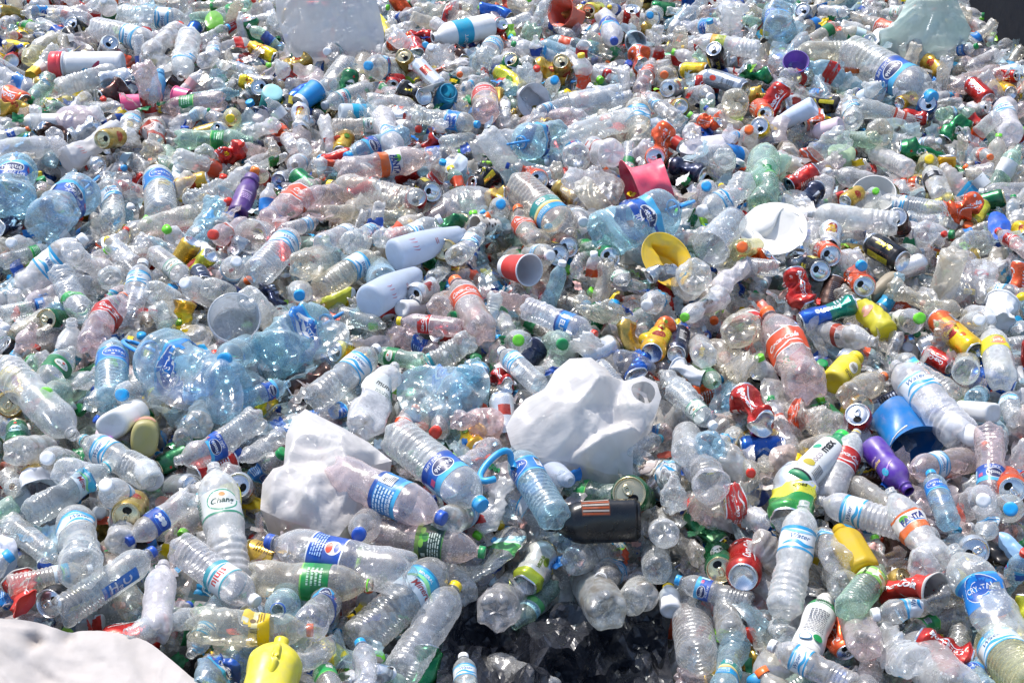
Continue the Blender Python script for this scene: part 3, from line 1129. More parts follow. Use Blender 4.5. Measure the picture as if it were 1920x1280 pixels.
# ------------------------------------------------------------------ cans
def can_band(r, a, b, d):
    k = dict(cc=[(1, C("b8201a"))], co=[(1, C("e4582a"))], bk=[(1, C("1a1b20"))], gn=[(1, C("0d7040"))], gd=[(1, C("b09448"))],
             wh=[(1, C("d8dadb"))], ye=[(.3, C("e8b02a")), (.7, C("f0cc1e"))], nv=[(1, C("1c2745"))], sv=[(1, C("aeb4ba"))],
             le=[(.35, C("d9d6d2")), (.65, C("d8d8da"))], li=[(.55, C("eec21c")), (.25, C("e8902a")), (.20, C("e2622a"))],
             sc=[(.40, C("3a9a4a")), (.2, C("d8d23a")), (.40, C("c6cacd"))], br=[(1, C("4a3028"))], gb=[(.5, C("0e7a66")), (.5, C("1a56b0"))],
             ni=[(1, C("9aa2ad"))], vi=[(.12, C("b8c83a")), (.88, C("e0e2dc"))], st=[(1, C("d8d4d0"))], he=[(1, C("17653c"))],
             yg=[(.5, C("c8c83a")), (.5, C("e8d23c"))], bl=[(1, C("1d5ab0"))], oc=[(1, C("c9a23a"))])[d]
    l = Label(a, b, r, [(f, c) for f, c in k], 36)
    h = l.h
    if d in ('cc', 'co'):
        l.text("Coca-Cola", .1 * r, l.vc, .86 * h, (.86, .85, .85), .03, .35, math.pi / 2, 1.25)
        l.stroke([(.62 * r, a + .05 * h), (.5 * r, l.vc), (.66 * r, b - .05 * h)], .14 * r, (.85, .84, .84))
        l.oval(-.6 * r, b - .12 * h, .12 * r, .035 * h, (.85, .84, .84))
        l.lines(-1.9 * r, l.vc, 1.0 * r, .8 * h, 9, (.8, .7, .68), 3)
    elif d == 'le':
        l.oval(0, l.vc + .1 * h, .62 * r, .3 * h, C("a03a30"))
        l.oval(0, l.vc + .12 * h, .5 * r, .22 * h, C("c8a23a"))
        l.rect(-.8 * r, .8 * r, l.vc - .22 * h, l.vc + .02 * h, C("f0eeea"))
        l.text("LEO", 0, l.vc - .1 * h, 1.3 * r, C("a8241c"), .05)
    elif d == 'li':
        l.oval(0, l.vc - .05 * h, .72 * r, .15 * h, C("8a1f1c"))
        l.text("Lipton", 0, l.vc - .05 * h, 1.05 * r, C("f2dc6a"), .03)
        l.oval(-.3 * r, b - .2 * h, .25 * r, .07 * h, C("8fb83a"))
        l.barcode(1.3 * r, b - .25 * h, .55 * r, .25 * h)
        l.oval(.5 * r, a + .2 * h, .2 * r, .06 * h, C("d8602a"))
    elif d == 'sc':
        l.stroke([(-1.2 * r, l.vc - .1 * h), (0, l.vc + .02 * h), (1.2 * r, l.vc + .16 * h)], .3 * h, C("e8dc4a"))
        l.text("Schweppes", 0, l.vc + .02 * h, 1.5 * r, C("3a3a12"), .015, .25, .18)
    elif d == 'vi':
        l.text("VIRGINIA", 0, l.vc, .55 * h, C("6a8a1e"), .04, 0, math.pi / 2)
        l.oval(.35 * r, l.vc + .1 * h, .22 * r, .16 * h, C("7f9a2a"))
        l.lines(1.2 * r, l.vc, .7 * r, .8 * h, 10, C("8a9098"), 30)
    elif d == 'ni':
        l.oval(0, b - .2 * h, .3 * r, .1 * h, C("d8402a"))
        l.text("NIN", 0, l.vc, .7 * r, C("3a4048"), .02)
        l.lines(0, a + .25 * h, .7 * r, .25 * h, 4, C("5a626c"), 31)
    elif d == 'st':
        for i in range(7):
            l.stroke([(-1.0 * r, a + (.05 + .14 * i) * h), (1.0 * r, a + (.12 + .14 * i) * h)], .08 * h, C("d8442a"))
    elif d in ('gn', 'he'):
        l.oval(0, l.vc, .6 * r, .2 * h, C("d8dcd4"))
        l.rect(-.8 * r, .8 * r, l.vc - .06 * h, l.vc + .06 * h, C("14402a"))
        l.oval(0, b - .16 * h, .14 * r, .05 * h, C("c8342a"))
    elif d == 'bk':
        l.text("BLACK", .1 * r, l.vc, .6 * h, C("d8c83a"), .03, 0, math.pi / 2)
        l.barcode(1.2 * r, l.vc + .2 * h, .6 * r, .3 * h)
        l.rect(-1.3 * r, -.8 * r, a + .1 * h, b - .1 * h, C("c8b82a"))
    elif d == 'gb':
        l.text("kuene", .1 * r, l.vc, .6 * h, WHITE, .04, .2, math.pi / 2)
        l.lines(1.0 * r, a + .2 * h, .6 * r, .25 * h, 4, WHITE, 32)
    elif d == 'nv':
        l.barcode(.3 * r, l.vc, .7 * r, .5 * h)
        l.lines(1.2 * r, l.vc, .6 * r, .7 * h, 8, C("8a94a8"), 33)
    elif d in ('ye', 'oc', 'yg', 'gd'):
        l.oval(0, l.vc, .55 * r, .2 * h, C("a8341c"))
        l.lines(1.4 * r, l.vc, .8 * r, .7 * h, 9, C("6a4a14"), 34)
        l.oval(-1.4 * r, l.vc + .1 * h, .3 * r, .14 * h, C("5a8a2a"))
    elif d in ('wh', 'sv', 'br', 'bl'):
        l.rect(-.5 * r, .5 * r, l.vc - .1 * h, l.vc + .25 * h, C("a83a30") if d != 'bl' else C("d8dce4"))
        l.lines(1.4 * r, l.vc, .8 * r, .7 * h, 9, C("6a6a70"), 35)
    return l

CANS = dict(C=(.115, .033), CS=(.150, .029))
def can_meshes(code, level, var, design):
    k = ('can', code, level, var, design)
    if k in _cache:
        return _cache[k]
    L, r = CANS[code]
    D = make_deform(level, L, r, hash_(code) + hash_(design) + 77 * level + var, True)
    wall = [(.010, r * .93), (.014, r), (L - .016, r), (L - .010, r * .94), (L - .004, r * .84)]
    wall = dense(wall)
    lb = can_band(r, .014, L - .016, design)
    G = lb.geo(0.0, lambda v: np.full(np.shape(v), r))
    top, bot = lb.bands[-1][1], lb.bands[0][1]
    V, Q = lathe([(L - .016, r), (L - .012, r * .965), (L - .008, r * .91), (L - .004, r * .845)], 36)
    G.add(V, Q, None, top)
    V, Q = lathe([(.003, r * .80), (.007, r * .90), (.010, r * .965), (.014, r)], 36)
    G.add(V, Q, None, bot)
    body = G.mesh('can_body', [CANM], D)
    # base dome
    G = Geo()
    V, Q = lathe([(.014, .0005), (.012, r * .4), (.006, r * .66), (.001, r * .74), (0, r * .77), (.001, r * .80), (.0035, r * .82)], 36)
    G.add(V, Q, None, (.78, .79, .80, 1))
    base = G.mesh('can_base', [ALU], D)
    # lid; the drinking hole's inner dark is painted as a flat black disc
    G = Geo()
    gold = design in ('gd', 'oc', 'vi', 'he', 'yg')
    lc = (.72, .60, .36, 1) if gold else (.74, .75, .76, 1)
    V, Q = lathe([(L - .004, r * .83), (L - .001, r * .86), (L, r * .85), (L - .0002, r * .81), (L - .004, r * .78), (L - .0055, r * .74), (L - .0045, r * .70), (L - .004, r * .35), (L - .004, .0005)], 36)
    G.add(V, Q, None, lc)
    n = 20
    a = np.arange(n) * 2 * math.pi / n
    hole = np.stack([r * .36 + r * .24 * np.cos(a), r * .30 * np.sin(a), np.full(n, L - .0036)], 1)
    hole = np.vstack([[r * .36, 0, L - .0036], hole])
    G.add(hole, None, [(0, 1 + i, 1 + (i + 1) % n) for i in range(n)], (.015, .015, .015, 1))
    lid = G.mesh('can_lid', [ALU], D)
    G = Geo()
    V, Q = lathe([(-.0006, .0035), (-.0006, .0095), (.0006, .0095), (.0006, .0035), (-.0006, .0035)], 22, lambda T, Z, Rr: (Rr * (1 + .25 * np.cos(2 * T)), Z), L - .0018)
    V[:, 0] -= r * .18
    G.add(V, Q, None, lc)
    tab = G.mesh('pull_tab', [ALU], D)
    _cache[k] = (body, base, lid, tab)
    return _cache[k]

CAN_WORDS = dict(cc='red cola can', co='orange red cola can', bk='black can', gn='green can', gd='gold can', wh='white can', ye='yellow can', nv='navy blue can',
                 sv='silver can', le='white beer can with red oval', li='yellow and orange tea can', sc='silver green tonic can', br='dark brown can', gb='green and blue can',
                 ni='grey can with red spot', vi='white and lime can', st='candy striped can', he='dark green beer can', yg='yellow green can', bl='blue can', oc='ochre can')
# ------------------------------------------------------------------ opaque bottles
def superel(ax, ay, n=3.5):
    def f(TH, Z, Rr):
        c, s = np.abs(np.cos(TH)) / ax, np.abs(np.sin(TH)) / ay
        k = 1 / (c ** n + s ** n) ** (1 / n)
        return Rr * k, Z
    return f

def octagon(TH, Z, Rr):
    a = (TH + math.pi / 8) % (math.pi / 4) - math.pi / 8
    k = np.clip((.13 - Z) / .02, 0, 1)
    return Rr * (1 - k + k * math.cos(math.pi / 8) / np.cos(a)), Z

def square_low(zt, zr, ax, ay, n=3.5):
    """superellipse below, round at the neck"""
    g = superel(ax, ay, n)
    def f(TH, Z, Rr):
        k = np.clip((zt - Z) / (zt - zr), 0, 1)
        a, _ = g(TH, Z, Rr)
        return Rr * (1 - k) + a * k, Z
    return f

def p_plain(L, r, rn=.0125, nh=.016, waist=0.0, sh=.20):
    zs = L * (1 - sh) - nh
    p = base_pts(r, .010)
    if waist:
        p += [(zs * .35, r), (zs * .6, r * (1 - waist)), (zs * .85, r)]
    else:
        p += [(zs * .3, r), (zs * .6, r), (zs * .9, r)]
    p += [(zs, r * .985), (zs + .35 * (L - nh - zs), r * .88), (zs + .65 * (L - nh - zs), max(rn * 1.1, r * .66)), (zs + .88 * (L - nh - zs), max(rn * 1.05, r * .45)), (L - nh - .001, rn * 1.02)]
    return p + neck_pts(L - nh, r, rn, nh)

def p_taper(L, r, rn=.013):
    p = base_pts(r, .012)
    for t in np.linspace(.08, .93, 16):
        p.append((t * L, r * (1 - .10 * t - .52 * max(0, t - .35) ** 1.25 * 1.5) if t < .93 else rn))
    p[-1] = (.93 * L, max(rn * 1.1, p[-2][1] * .9))
    return p + neck_pts(L * .94, r, rn, L * .06)

def lab_mosq(r, a, b):
    l = Label(a, b, r, [])
    l.oval(0, l.vc, .42 * r, .22 * l.h, C("e8e6d8"))
    l.lines(.0, l.vc, .55 * r, .2 * l.h, 4, C("6a5a3a"), 39)
    l.lines(.1 * r, a + .12 * l.h, .9 * r, .16 * l.h, 2, C("5a4a12"), 40)
    return l

def lab_purple(r, a, b):
    l = Label(a, b, r, [])
    l.text("super", 0, l.vc, 1.1 * r, C("e8c87a"), .03, .1)
    l.text("creamy", 0, l.vc - .13 * l.h, .9 * r, C("e0b8d8"), .015)
    l.oval(-.3 * r, b - .14 * l.h, .26 * r, .10 * l.h, C("38a8c8"))
    l.stroke([(-1.2 * r, b - .3 * l.h), (0, b - .1 * l.h), (1.2 * r, b - .24 * l.h)], .05 * l.h, C("b088d8"))
    return l

def lab_coco(r, a, b):
    l = Label(a, b, r, [(.04, BLACK), (.92, C("e6e6e2")), (.04, C("1f8a5a"))])
    h = l.h
    l.text("coco", -.1 * r, l.vc - .10 * h, .27 * h, C("9a8a90"), .01, 0, math.pi / 2)
    l.text("max", -.1 * r, l.vc + .24 * h, .30 * h, C("16181a"), .04, 0, math.pi / 2)
    l.oval(-.75 * r, l.vc + .16 * h, .3 * r, .055 * h, C("2aa07a"))
    l.oval(-.3 * r, a + .25 * h, .4 * r, .07 * h, C("b8a83a"))
    l.lines(.6 * r, a + .2 * h, .6 * r, .25 * h, 7, C("5a5a5a"), 41)
    return l

def lab_milk(r, a, b):
    l = Label(a, b, r, [(.86, C("e4e4e0")), (.14, C("1f8a4a"))])
    h = l.h
    l.barcode(0, b - .07 * h, 1.1 * r, .10 * h)
    l.lines(0, l.vc - .02 * h, 1.2 * r, .5 * h, 13, C("6a6a70"), 42)
    l.oval(.4 * r, a + .12 * h, .3 * r, .06 * h, C("1f8a4a"))
    l.ring(-.3 * r, a + .08 * h, .36 * r, .07 * h, .05 * r, C("2a6f9a"), C("d8e2e4"))
    return l

def lab_cyan(r, a, b):
    l = Label(a, b, r, [(1.0, C("1ea8cc"))])
    l.text("SOFT", 0, l.vc, 1.0 * r, WHITE, .02)
    return l

def lab_scrib(r, a, b):
    l = Label(a, b, r, [])
    for i, x in enumerate((-.45, -.2, .1, .3)):
        l.stroke([(x * r, a + .06 * l.h), (x * r + .08 * r, a + (.14 + .03 * (i % 2)) * l.h), (x * r + .05 * r, a + .2 * l.h)], .04 * r, C("c0283a"))
    l.lines(.2 * r, l.vc + .1 * l.h, .4 * r, .08 * l.h, 2, C("b0303a"), 43)
    return l

def lab_shamp(r, a, b):
    l = Label(a, b, r, [])
    l.text("smooth", 0, l.vc + .05 * l.h, 1.0 * r, C("e0c8ec"), .02)
    l.lines(0, l.vc - .2 * l.h, 1.0 * r, .3 * l.h, 4, C("d8b8e8"), 44)
    return l

def lab_redtub(r, a, b):
    l = Label(a, b, r, [(1.0, C("dfe0e2"))])
    l.oval(-.3 * r, l.vc + .1 * l.h, .5 * r, .12 * l.h, C("5ab0d8"))
    l.stroke([(-.6 * r, a + .2 * l.h), (0, l.vc - .1 * l.h), (.7 * r, a + .3 * l.h)], .14 * l.h, C("a02a4a"))
    return l

def lab_oil(r, a, b):
    l = Label(a, b, r, [])
    l.rect(-.8 * r, .1 * r, l.vc - .3 * l.h, l.vc + .3 * l.h, C("6a3a24"))
    for i in range(6):
        l.rect(-.75 * r + .14 * i * r, -.67 * r + .14 * i * r, l.vc - .28 * l.h, l.vc + .28 * l.h, C("a8a098") if i % 2 else C("a84e24"))
    return l

def lab_olive(r, a, b):
    l = Label(a, b, r, [])
    l.oval(0, l.vc, .6 * r, .25 * l.h, C("d8a08a"))
    return l

POPQ = {
    # style: profile, shape, body colour, material, cap colour, label zone, label, words, name, category
    'ml': dict(p=p_taper(.25, .046), col=C("d2dcea"), mat='MILK', lab=(.03, .19), lf=lab_scrib, words='milky pale blue bottle', n='milk_bottle', cat='milk bottle'),
    'mw': dict(p=p_taper(.24, .046), col=C("e2e2e4"), mat='MILK', lab=(.03, .19), lf=lab_scrib, words='milky white bottle', n='milk_bottle', cat='milk bottle'),
    'wt': dict(p=p_plain(.17, .033), col=C("e4e4e4"), mat='OPAQ', words='plain white bottle', n='lotion_bottle', cat='lotion bottle'),
    'ws': dict(p=p_plain(.085, .026, .012, .012), col=C("e0e0e2"), mat='OPAQ', words='small white medicine bottle', n='lotion_bottle', cat='lotion bottle'),
    'pk': dict(p=p_plain(.12, .030), col=C("e6d0d8"), mat='OPAQ', words='pale pink bottle', n='lotion_bottle', cat='lotion bottle'),
    'pb': dict(p=p_taper(.20, .033), col=C("c6d4e8"), mat='OPAQ', words='pale blue tapered bottle', n='lotion_bottle', cat='lotion bottle'),
    'ye': dict(p=p_plain(.15, .036, .018, .02), col=C("d9c426"), mat='OPAQ', cap=C("ead018"), lab=(.02, .11), lf=lab_mosq, words='yellow powder bottle with oval sticker', n='powder_bottle', cat='powder bottle'),
    'pu': dict(p=p_plain(.18, .034, .0145, .022, .12, .22), col=C("4f2a92"), mat='OPAQ', lab=(.02, .13), lf=lab_purple, words='purple yoghurt drink bottle', n='yoghurt_bottle', cat='drink bottle'),
    'co': dict(p=p_plain(.215, .032, .016, .02), col=C("1f8a5a"), mat='OPAQ', cap=C("2fc24a"), lab=(.012, .165), lf=lab_coco, words='white coconut water bottle with lime cap', n='coconut_water_bottle', cat='drink bottle'),
    'mk': dict(p=p_plain(.20, .034, .016, .014, .10), col=C("dedcd6"), mat='OPAQ', lab=(.02, .165), lf=lab_milk, words='white milk bottle with green barcode band', n='milk_bottle', cat='milk bottle'),
    'cy': dict(p=p_plain(.24, .044, .016, .018), col=C("e8e6e4"), mat='OPAQ', lab=(.095, .16), lf=lab_cyan, words='large white bottle with cyan band', n='lotion_bottle', cat='lotion bottle'),
    'yo': dict(p=p_plain(.17, .036, .016, .018), col=C("e4dc4a"), mat='MILK', lab=(.05, .11), lf=lab_olive, cap=C("d8d8d2"), words='yellow translucent bottle', n='juice_bottle', cat='juice bottle'),
    'oc': dict(p=p_plain(.16, .036, .0145, .018), shape=octagon, col=C("e2c22a"), mat='MILK', words='yellow octagonal bottle', n='juice_bottle', cat='juice bottle'),
    'ol': dict(p=p_plain(.17, .042, .016, .018), shape=square_low(.14, .12, 1.0, .72, 2.4), col=C("a39a5c"), mat='OPAQ', lab=(.02, .12), lf=lab_olive, words='olive oval bottle lying base out', n='lotion_bottle', cat='lotion bottle'),
    'ow': dict(p=p_plain(.17, .040, .016, .018), shape=square_low(.14, .12, 1.0, .8, 3), col=C("dcdcda"), mat='OPAQ', words='white squarish bottle lying base out', n='lotion_bottle', cat='lotion bottle'),
    'bt': dict(p=p_plain(.13, .026, .014, .02), col=C("6fb4dc"), mat='MILK', words='small blue translucent bottle standing up', n='small_bottle', cat='bottle'),
    'oil': dict(p=base_pts(.062, .035)[:-1] + p_plain(.26, .062, .022, .03, 0, .26)[6:], shape=square_low(.22, .13, 1.0, .58, 2.3), col=(.009, .010, .012), mat='BLKP', lab=(.06, .19), lf=lab_oil, words='black flat motor oil bottle', n='oil_bottle', cat='oil bottle'),
    'yj': dict(p=p_plain(.30, .100, .022, .03, 0, .30), shape=square_low(.24, .16, 1.0, .72, 3), col=C("d9ca30"), mat='OPAQ', words='big yellow cleaning fluid jug', n='cleaning_jug', cat='jug'),
    'sp': dict(p=p_plain(.17, .032, .024, .03), col=C("55347a"), mat='OPAQ', cap=C("2f2a62"), lab=(.03, .12), lf=lab_shamp, words='purple shampoo bottle with orange pump', n='shampoo_bottle', cat='shampoo bottle'),
    'rt': dict(p=p_plain(.20, .036, .032, .04, 0, .03), col=C("d8d8da"), mat='OPAQ', cap=C("e0424a"), lab=(.02, .15), lf=lab_redtub, words='white tube container with big red lid', n='tube_container', cat='container'),
    'tj': dict(p=p_plain(.13, .035, .03, .022, 0, .06), col=C("3aa8a4"), mat='MILK', cap=C("9fd4d2"), words='teal jar with pale lid', n='plastic_jar', cat='jar'),
    'cj': dict(p=p_plain(.10, .035, .03, .02, 0, .06), col=C("2f9cc0"), mat='MILK', words='small cyan jar', n='plastic_jar', cat='jar'),
    'wp': dict(p=p_plain(.13, .032, .028, .02, 0, .05), col=C("dce4ea"), mat='MILK', lab=(.04, .09), lf=lab_cyan, words='white pill jar with cyan band', n='plastic_jar', cat='jar'),
}
MATS = dict(BLKP=BLKP, MILK=MILK, OPAQ=OPAQ, PET=PET, PAPER=PAPER, CAPM=CAPM)

def opaque_meshes(style, level, var):
    k = ('opq', style, level, var)
    if k in _cache:
        return _cache[k]
    s = POPQ[style]
    P = dense(s['p'])
    L = P[:, 0].max()
    Rm = P[:, 1].max()
    D = make_deform(level, L, Rm, hash_(style) + level * 13 + var) if level else (lambda V: V)
    V, Q = lathe(P, 40, s.get('shape'))
    G = Geo()
    G.add(V, Q, None, tuple(s['col']) + (1,))
    body = G.mesh(s['n'] + '_body', [MATS[s['mat']]], D)
    lab = None
    if 'lab' in s:
        a, b = s['lab']
        Pm = np.array([q for q in P if q[0] > .012])
        Pm = Pm[np.argsort(Pm[:, 0], kind='stable')]
        f = lambda v: np.interp(v, Pm[:, 0], Pm[:, 1])
        lb = s['lf'](float(f((a + b) / 2)), a, b)
        G = lb.geo(.0006, f)
        if s.get('shape'):
            Vn = np.vstack(G.V)
            th = np.arctan2(Vn[:, 1], Vn[:, 0])
            r2, _ = s['shape'](th, Vn[:, 2], np.hypot(Vn[:, 0], Vn[:, 1]))
            G.V = [np.stack([r2 * np.cos(th), r2 * np.sin(th), Vn[:, 2]], 1)]
        lab = G.mesh('printed_label', [PRINT], D)
    nz = [q for q in s['p'][-8:]]
    z0, rn, h = nz[0][0], nz[0][1], nz[5][0] - nz[0][0]
    G = Geo()
    V, Q = cap_geo(z0, rn, h)
    G.add(V, Q)
    cap = G.mesh('screw_cap', [CAPM], D)
    _cache[k] = (body, lab, cap, L, Rm)
    return _cache[k]

# ------------------------------------------------------------------ cups, tubs, buckets (open, with a wall)
CUPS = {
    # style: height, rim radius, base radius, wall, outer colour bands, inner colour, material, words, name, category
    'bl': (.10, .040, .030, [(.16, WHITE), (.84, C("1f8fd0"))], WHITE, 'PAPER', 'blue paper cup', 'drink_cup', 'cup'),
    'rd': (.11, .042, .032, [(.2, WHITE), (.8, C("cf3a34"))], WHITE, 'PAPER', 'red and white paper cup', 'drink_cup', 'cup'),
    'wh': (.10, .040, .030, [(1, WHITE)], WHITE, 'PAPER', 'white paper cup', 'drink_cup', 'cup'),
    'pk': (.05, .030, .026, [(1, C("ef5f90"))], C("ef5f90"), 'OPAQ', 'pink plastic lid cup', 'drink_cup', 'cup'),
    'pu': (.05, .045, .030, [(1, C("7f5fb8"))], C("8f74c4"), 'MILK', 'purple shallow cup', 'drink_cup', 'cup'),
    'cl': (.14, .047, .036, [(1, (1, 1, 1))], (1, 1, 1), 'PET', 'clear ribbed drinking cup', 'drink_cup', 'cup'),
    'ms': (.09, .060, .052, [(1, C("eef0f4"))], C("e8ecf2"), 'PET', 'wide white plastic tub', 'plastic_tub', 'tub'),
    'bk': (.15, .078, .060, [(.88, C("1f74b8")), (.12, C("1f78be"))], C("1f6fb2"), 'OPAQ', 'blue plastic bucket', 'bucket', 'bucket'),
    'rb': (.10, .105, .075, [(1, C("e8526a"))], C("dc4460"), 'OPAQ', 'large red plastic bowl, half crushed', 'plastic_bowl', 'bowl'),
    'rt': (.13, .085, .070, [(1, C("e0684e"))], C("c85a44"), 'OPAQ', 'coral red tub lying open', 'plastic_tub', 'tub'),
    'yt': (.08, .095, .080, [(1, C("e8bf32"))], C("efc62e"), 'OPAQ', 'crushed yellow ice cream tub', 'plastic_tub', 'tub'),
    'gt': (.09, .085, .070, [(1, C("c8cad0"))], C("d2d4d8"), 'OPAQ', 'grey rimmed tub, cracked', 'plastic_tub', 'tub'),
    'yw': (.10, .040, .030, [(.5, C("e6c22e")), (.5, C("e4e0d4"))], WHITE, 'PAPER', 'yellow and white cup', 'drink_cup', 'cup'),
    'dc': (.11, .042, .032, [(.6, C("dcd8d2")), (.4, C("b8b2a8"))], C("c8c2b8"), 'PAPER', 'dirty white cup with dark spots', 'drink_cup', 'cup'),
    'cc': (.13, .044, .031, [(1, C("c22a1f"))], C("c8c4bc"), 'PAPER', 'crumpled red cola cup', 'drink_cup', 'cup'),
    'fb': (.05, .066, .048, [(1, C("dcdad6"))], C("dcdad6"), 'PAPER', 'white foam bowl', 'foam_bowl', 'bowl'),
    'fp': (.035, .105, .070, [(1, C("e6e4e0"))], C("e2e0da"), 'PAPER', 'broken white foam clamshell', 'foam_tray', 'tray'),
}
def cup_mesh(style, level, var):
    k = ('cup', style, level, var)
    if k in _cache:
        return _cache[k]
    h, r1, r0, bands, inner, mat, words, n, cat = CUPS[style]
    w = .0016 if mat != 'PET' else .0006
    G = Geo()
    rad = lambda z: r0 + (r1 - r0) * z / h
    seg = 44
    edges = [0.0]
    for f, c in bands:
        edges.append(edges[-1] + f * h)
    V, Q = lathe([(.004, .0005), (.004, r0 * .9), (0, r0 * .93), (0, r0)], seg)
    G.add(V, Q, None, tuple(bands[0][1]) + (1,))
    for (f, c), a, b in zip(bands, edges[:-1], edges[1:]):
        zs = np.linspace(a, b, max(3, int((b - a) / .008)))
        p = [(z, rad(z) + (.0012 * math.sin(z * 2 * math.pi / .012) if style == 'cl' else 0)) for z in zs]
        V, Q = lathe(p, seg)
        G.add(V, Q, None, tuple(c) + (1,))
    if style == 'cc':
        lb = Label(.005, h - .004, (r0 + r1) / 2, [])
        lb.text("Coca-Cola", .1 * r1, lb.vc, .8 * h, (.85, .84, .84), .03, .35, math.pi / 2, 1.2)
        g2 = lb.geo(.0006, rad)
        for V, T, c in zip(g2.V, g2.T, g2.C):
            pass
        V2, Q2, T2, C2, _, _ = g2.arrays()
        G.add(V2, Q2, T2, C2)
    if style == 'dc':
        lb = Label(.005, h - .004, (r0 + r1) / 2, [])
        g = np.random.default_rng(3)
        for i in range(5):
            for j in range(7):
                lb.oval((j - 3) * .9 * r1 + .2 * r1 * (i % 2), .02 + i * .016, .16 * r1, .005, C("4a4440"), 10)
        V2, Q2, T2, C2, _, _ = lb.geo(.0006, rad).arrays()
        G.add(V2, Q2, T2, C2)
    rim = .0022 if h < .2 else .004
    t = np.linspace(-.4 * math.pi, 1.4 * math.pi, 12)
    p = [(h + rim * math.sin(a), r1 + rim * .3 + rim * math.cos(a)) for a in t]
    V, Q = lathe(p, seg)
    G.add(V, Q, None, tuple(inner) + (1,))
    zs = np.linspace(h, .006, 14)
    p = [(z, rad(z) - w) for z in zs] + [(.0055, r0 * .85), (.0055, .0005)]
    V, Q = lathe(p, seg)
    G.add(V, Q, None, tuple(inner) + (1,))
    D = make_deform(level, h * 1.25, r1, hash_(style) + 19 * level + var) if level else None
    _cache[k] = (G.mesh(n + '_body', [MATS[mat]], D), h, r1)
    return _cache[k]

# ------------------------------------------------------------------ terrain of the heap
def ray(px, py):
    d = RIGHT * ((px - 960) / FPX) - UP * ((py - 640) / FPX) + FWD
    return d / np.linalg.norm(d)

def plane_hit(px, py, z):
    d = ray(px, py)
    return CAM + d * ((z - CAM[2]) / d[2])

PIT = plane_hit(1085, 1130, HZ)
E1, E2 = plane_hit(1722, -10, HZ), plane_hit(1935, 148, HZ)
EN = np.array([E2[1] - E1[1], -(E2[0] - E1[0])])
EN /= np.linalg.norm(EN)
if EN @ np.array([1, 1]) < 0:
    EN = -EN

def hmap(x, y):
    x, y = np.asarray(x, float), np.asarray(y, float)
    h = HZ + .028 * np.sin(2.3 * x + 1.1) * np.sin(1.9 * y + .4) + .02 * np.sin(5.1 * x - 2 * y) + .015 * np.sin(4.3 * y + 3.1 * x + 2)
    d = np.hypot((x - PIT[0]) / .36, (y - PIT[1]) / .30)
    h = h - .21 * np.exp(-d ** 3)
    e = (x - E1[0]) * EN[0] + (y - E1[1]) * EN[1]
    h = h - .55 * np.clip(e / .35, 0, 1) ** 1.5
    h = h - .9 * np.clip((y - 6.6) / 1.2, 0, 1) ** 2
    return np.maximum(h, .05)

def surf(px, py, lift=0.0):
    z = HZ + lift
    for _ in range(7):
        p = plane_hit(px, py, z)
        z = 0.5 * z + 0.5 * (float(hmap(p[0], p[1])) + lift)
    return plane_hit(px, py, z)

def project(p):
    q = np.asarray(p, float) - CAM
    d = q @ FWD
    return 960 + FPX * (q @ RIGHT) / d, 640 - FPX * (q @ UP) / d

def pose(p1, p2, L, s=0, lift=0.0, scale=None):
    """axis from base to top that shows with its top at p1 and its base at p2: (base point, unit axis, scale)"""
    mx, my = (p1[0] + p2[0]) / 2, (p1[1] + p2[1]) / 2
    M = surf(mx, my, lift)
    D = (M - CAM) @ FWD
    a, b = (p1[0] - p2[0]) / FPX * D, -(p1[1] - p2[1]) / FPX * D
    l = math.hypot(a, b)
    A, B = plane_hit(*p1, M[2]), plane_hit(*p2, M[2])
    v = A - B
    fl = np.linalg.norm(v)
    if s == 0 and scale is None and .74 < fl / L < 1.26:
        return M - v / 2, v / fl, fl / L
    sc = scale or min(1.3, max(1.0, l / L))
    Ls = L * sc
    c = math.sqrt(max(0.0, Ls * Ls - l * l))
    sg = s if s else (1 if v @ FWD > 0 else -1)
    if s == 0 and l / L < .7 and scale is None:      # short in the picture: a smaller or half-buried thing
        sc = max(.72, min(1.0, fl / L))
        Ls = L * sc
        c = math.sqrt(max(0.0, Ls * Ls - l * l))
    d = RIGHT * a + UP * b + FWD * c * sg
    d /= np.linalg.norm(d)
    return M - d * Ls / 2, d, sc

# ------------------------------------------------------------------ things
def link(o, parent=None):
    scene.collection.objects.link(o)
    if parent is not None:
        o.parent = parent
    return o

def part(name, me, parent, col=None):
    o = bpy.data.objects.new(name, me)
    if col is not None:
        o.color = col
    return link(o, parent)

def frame(base, axis, scale, roll_off=0.0, face=None):
    """matrix whose Z is the axis and whose X faces the camera (or FACE)"""
    z = Vector(axis).normalized()
    to = Vector(CAM - np.asarray(base)) if face is None else Vector(face)
    x = to - z * to.dot(z)
    if x.length < 1e-4:
        x = z.orthogonal()
    x.normalize()
    y = z.cross(x)
    m = Matrix((x, y, z)).transposed()
    m = m @ Matrix.Rotation(roll_off, 3, 'Z')
    m = m.to_4x4()
    return Matrix.Translation(Vector(base)) @ m @ Matrix.Scale(scale, 4)

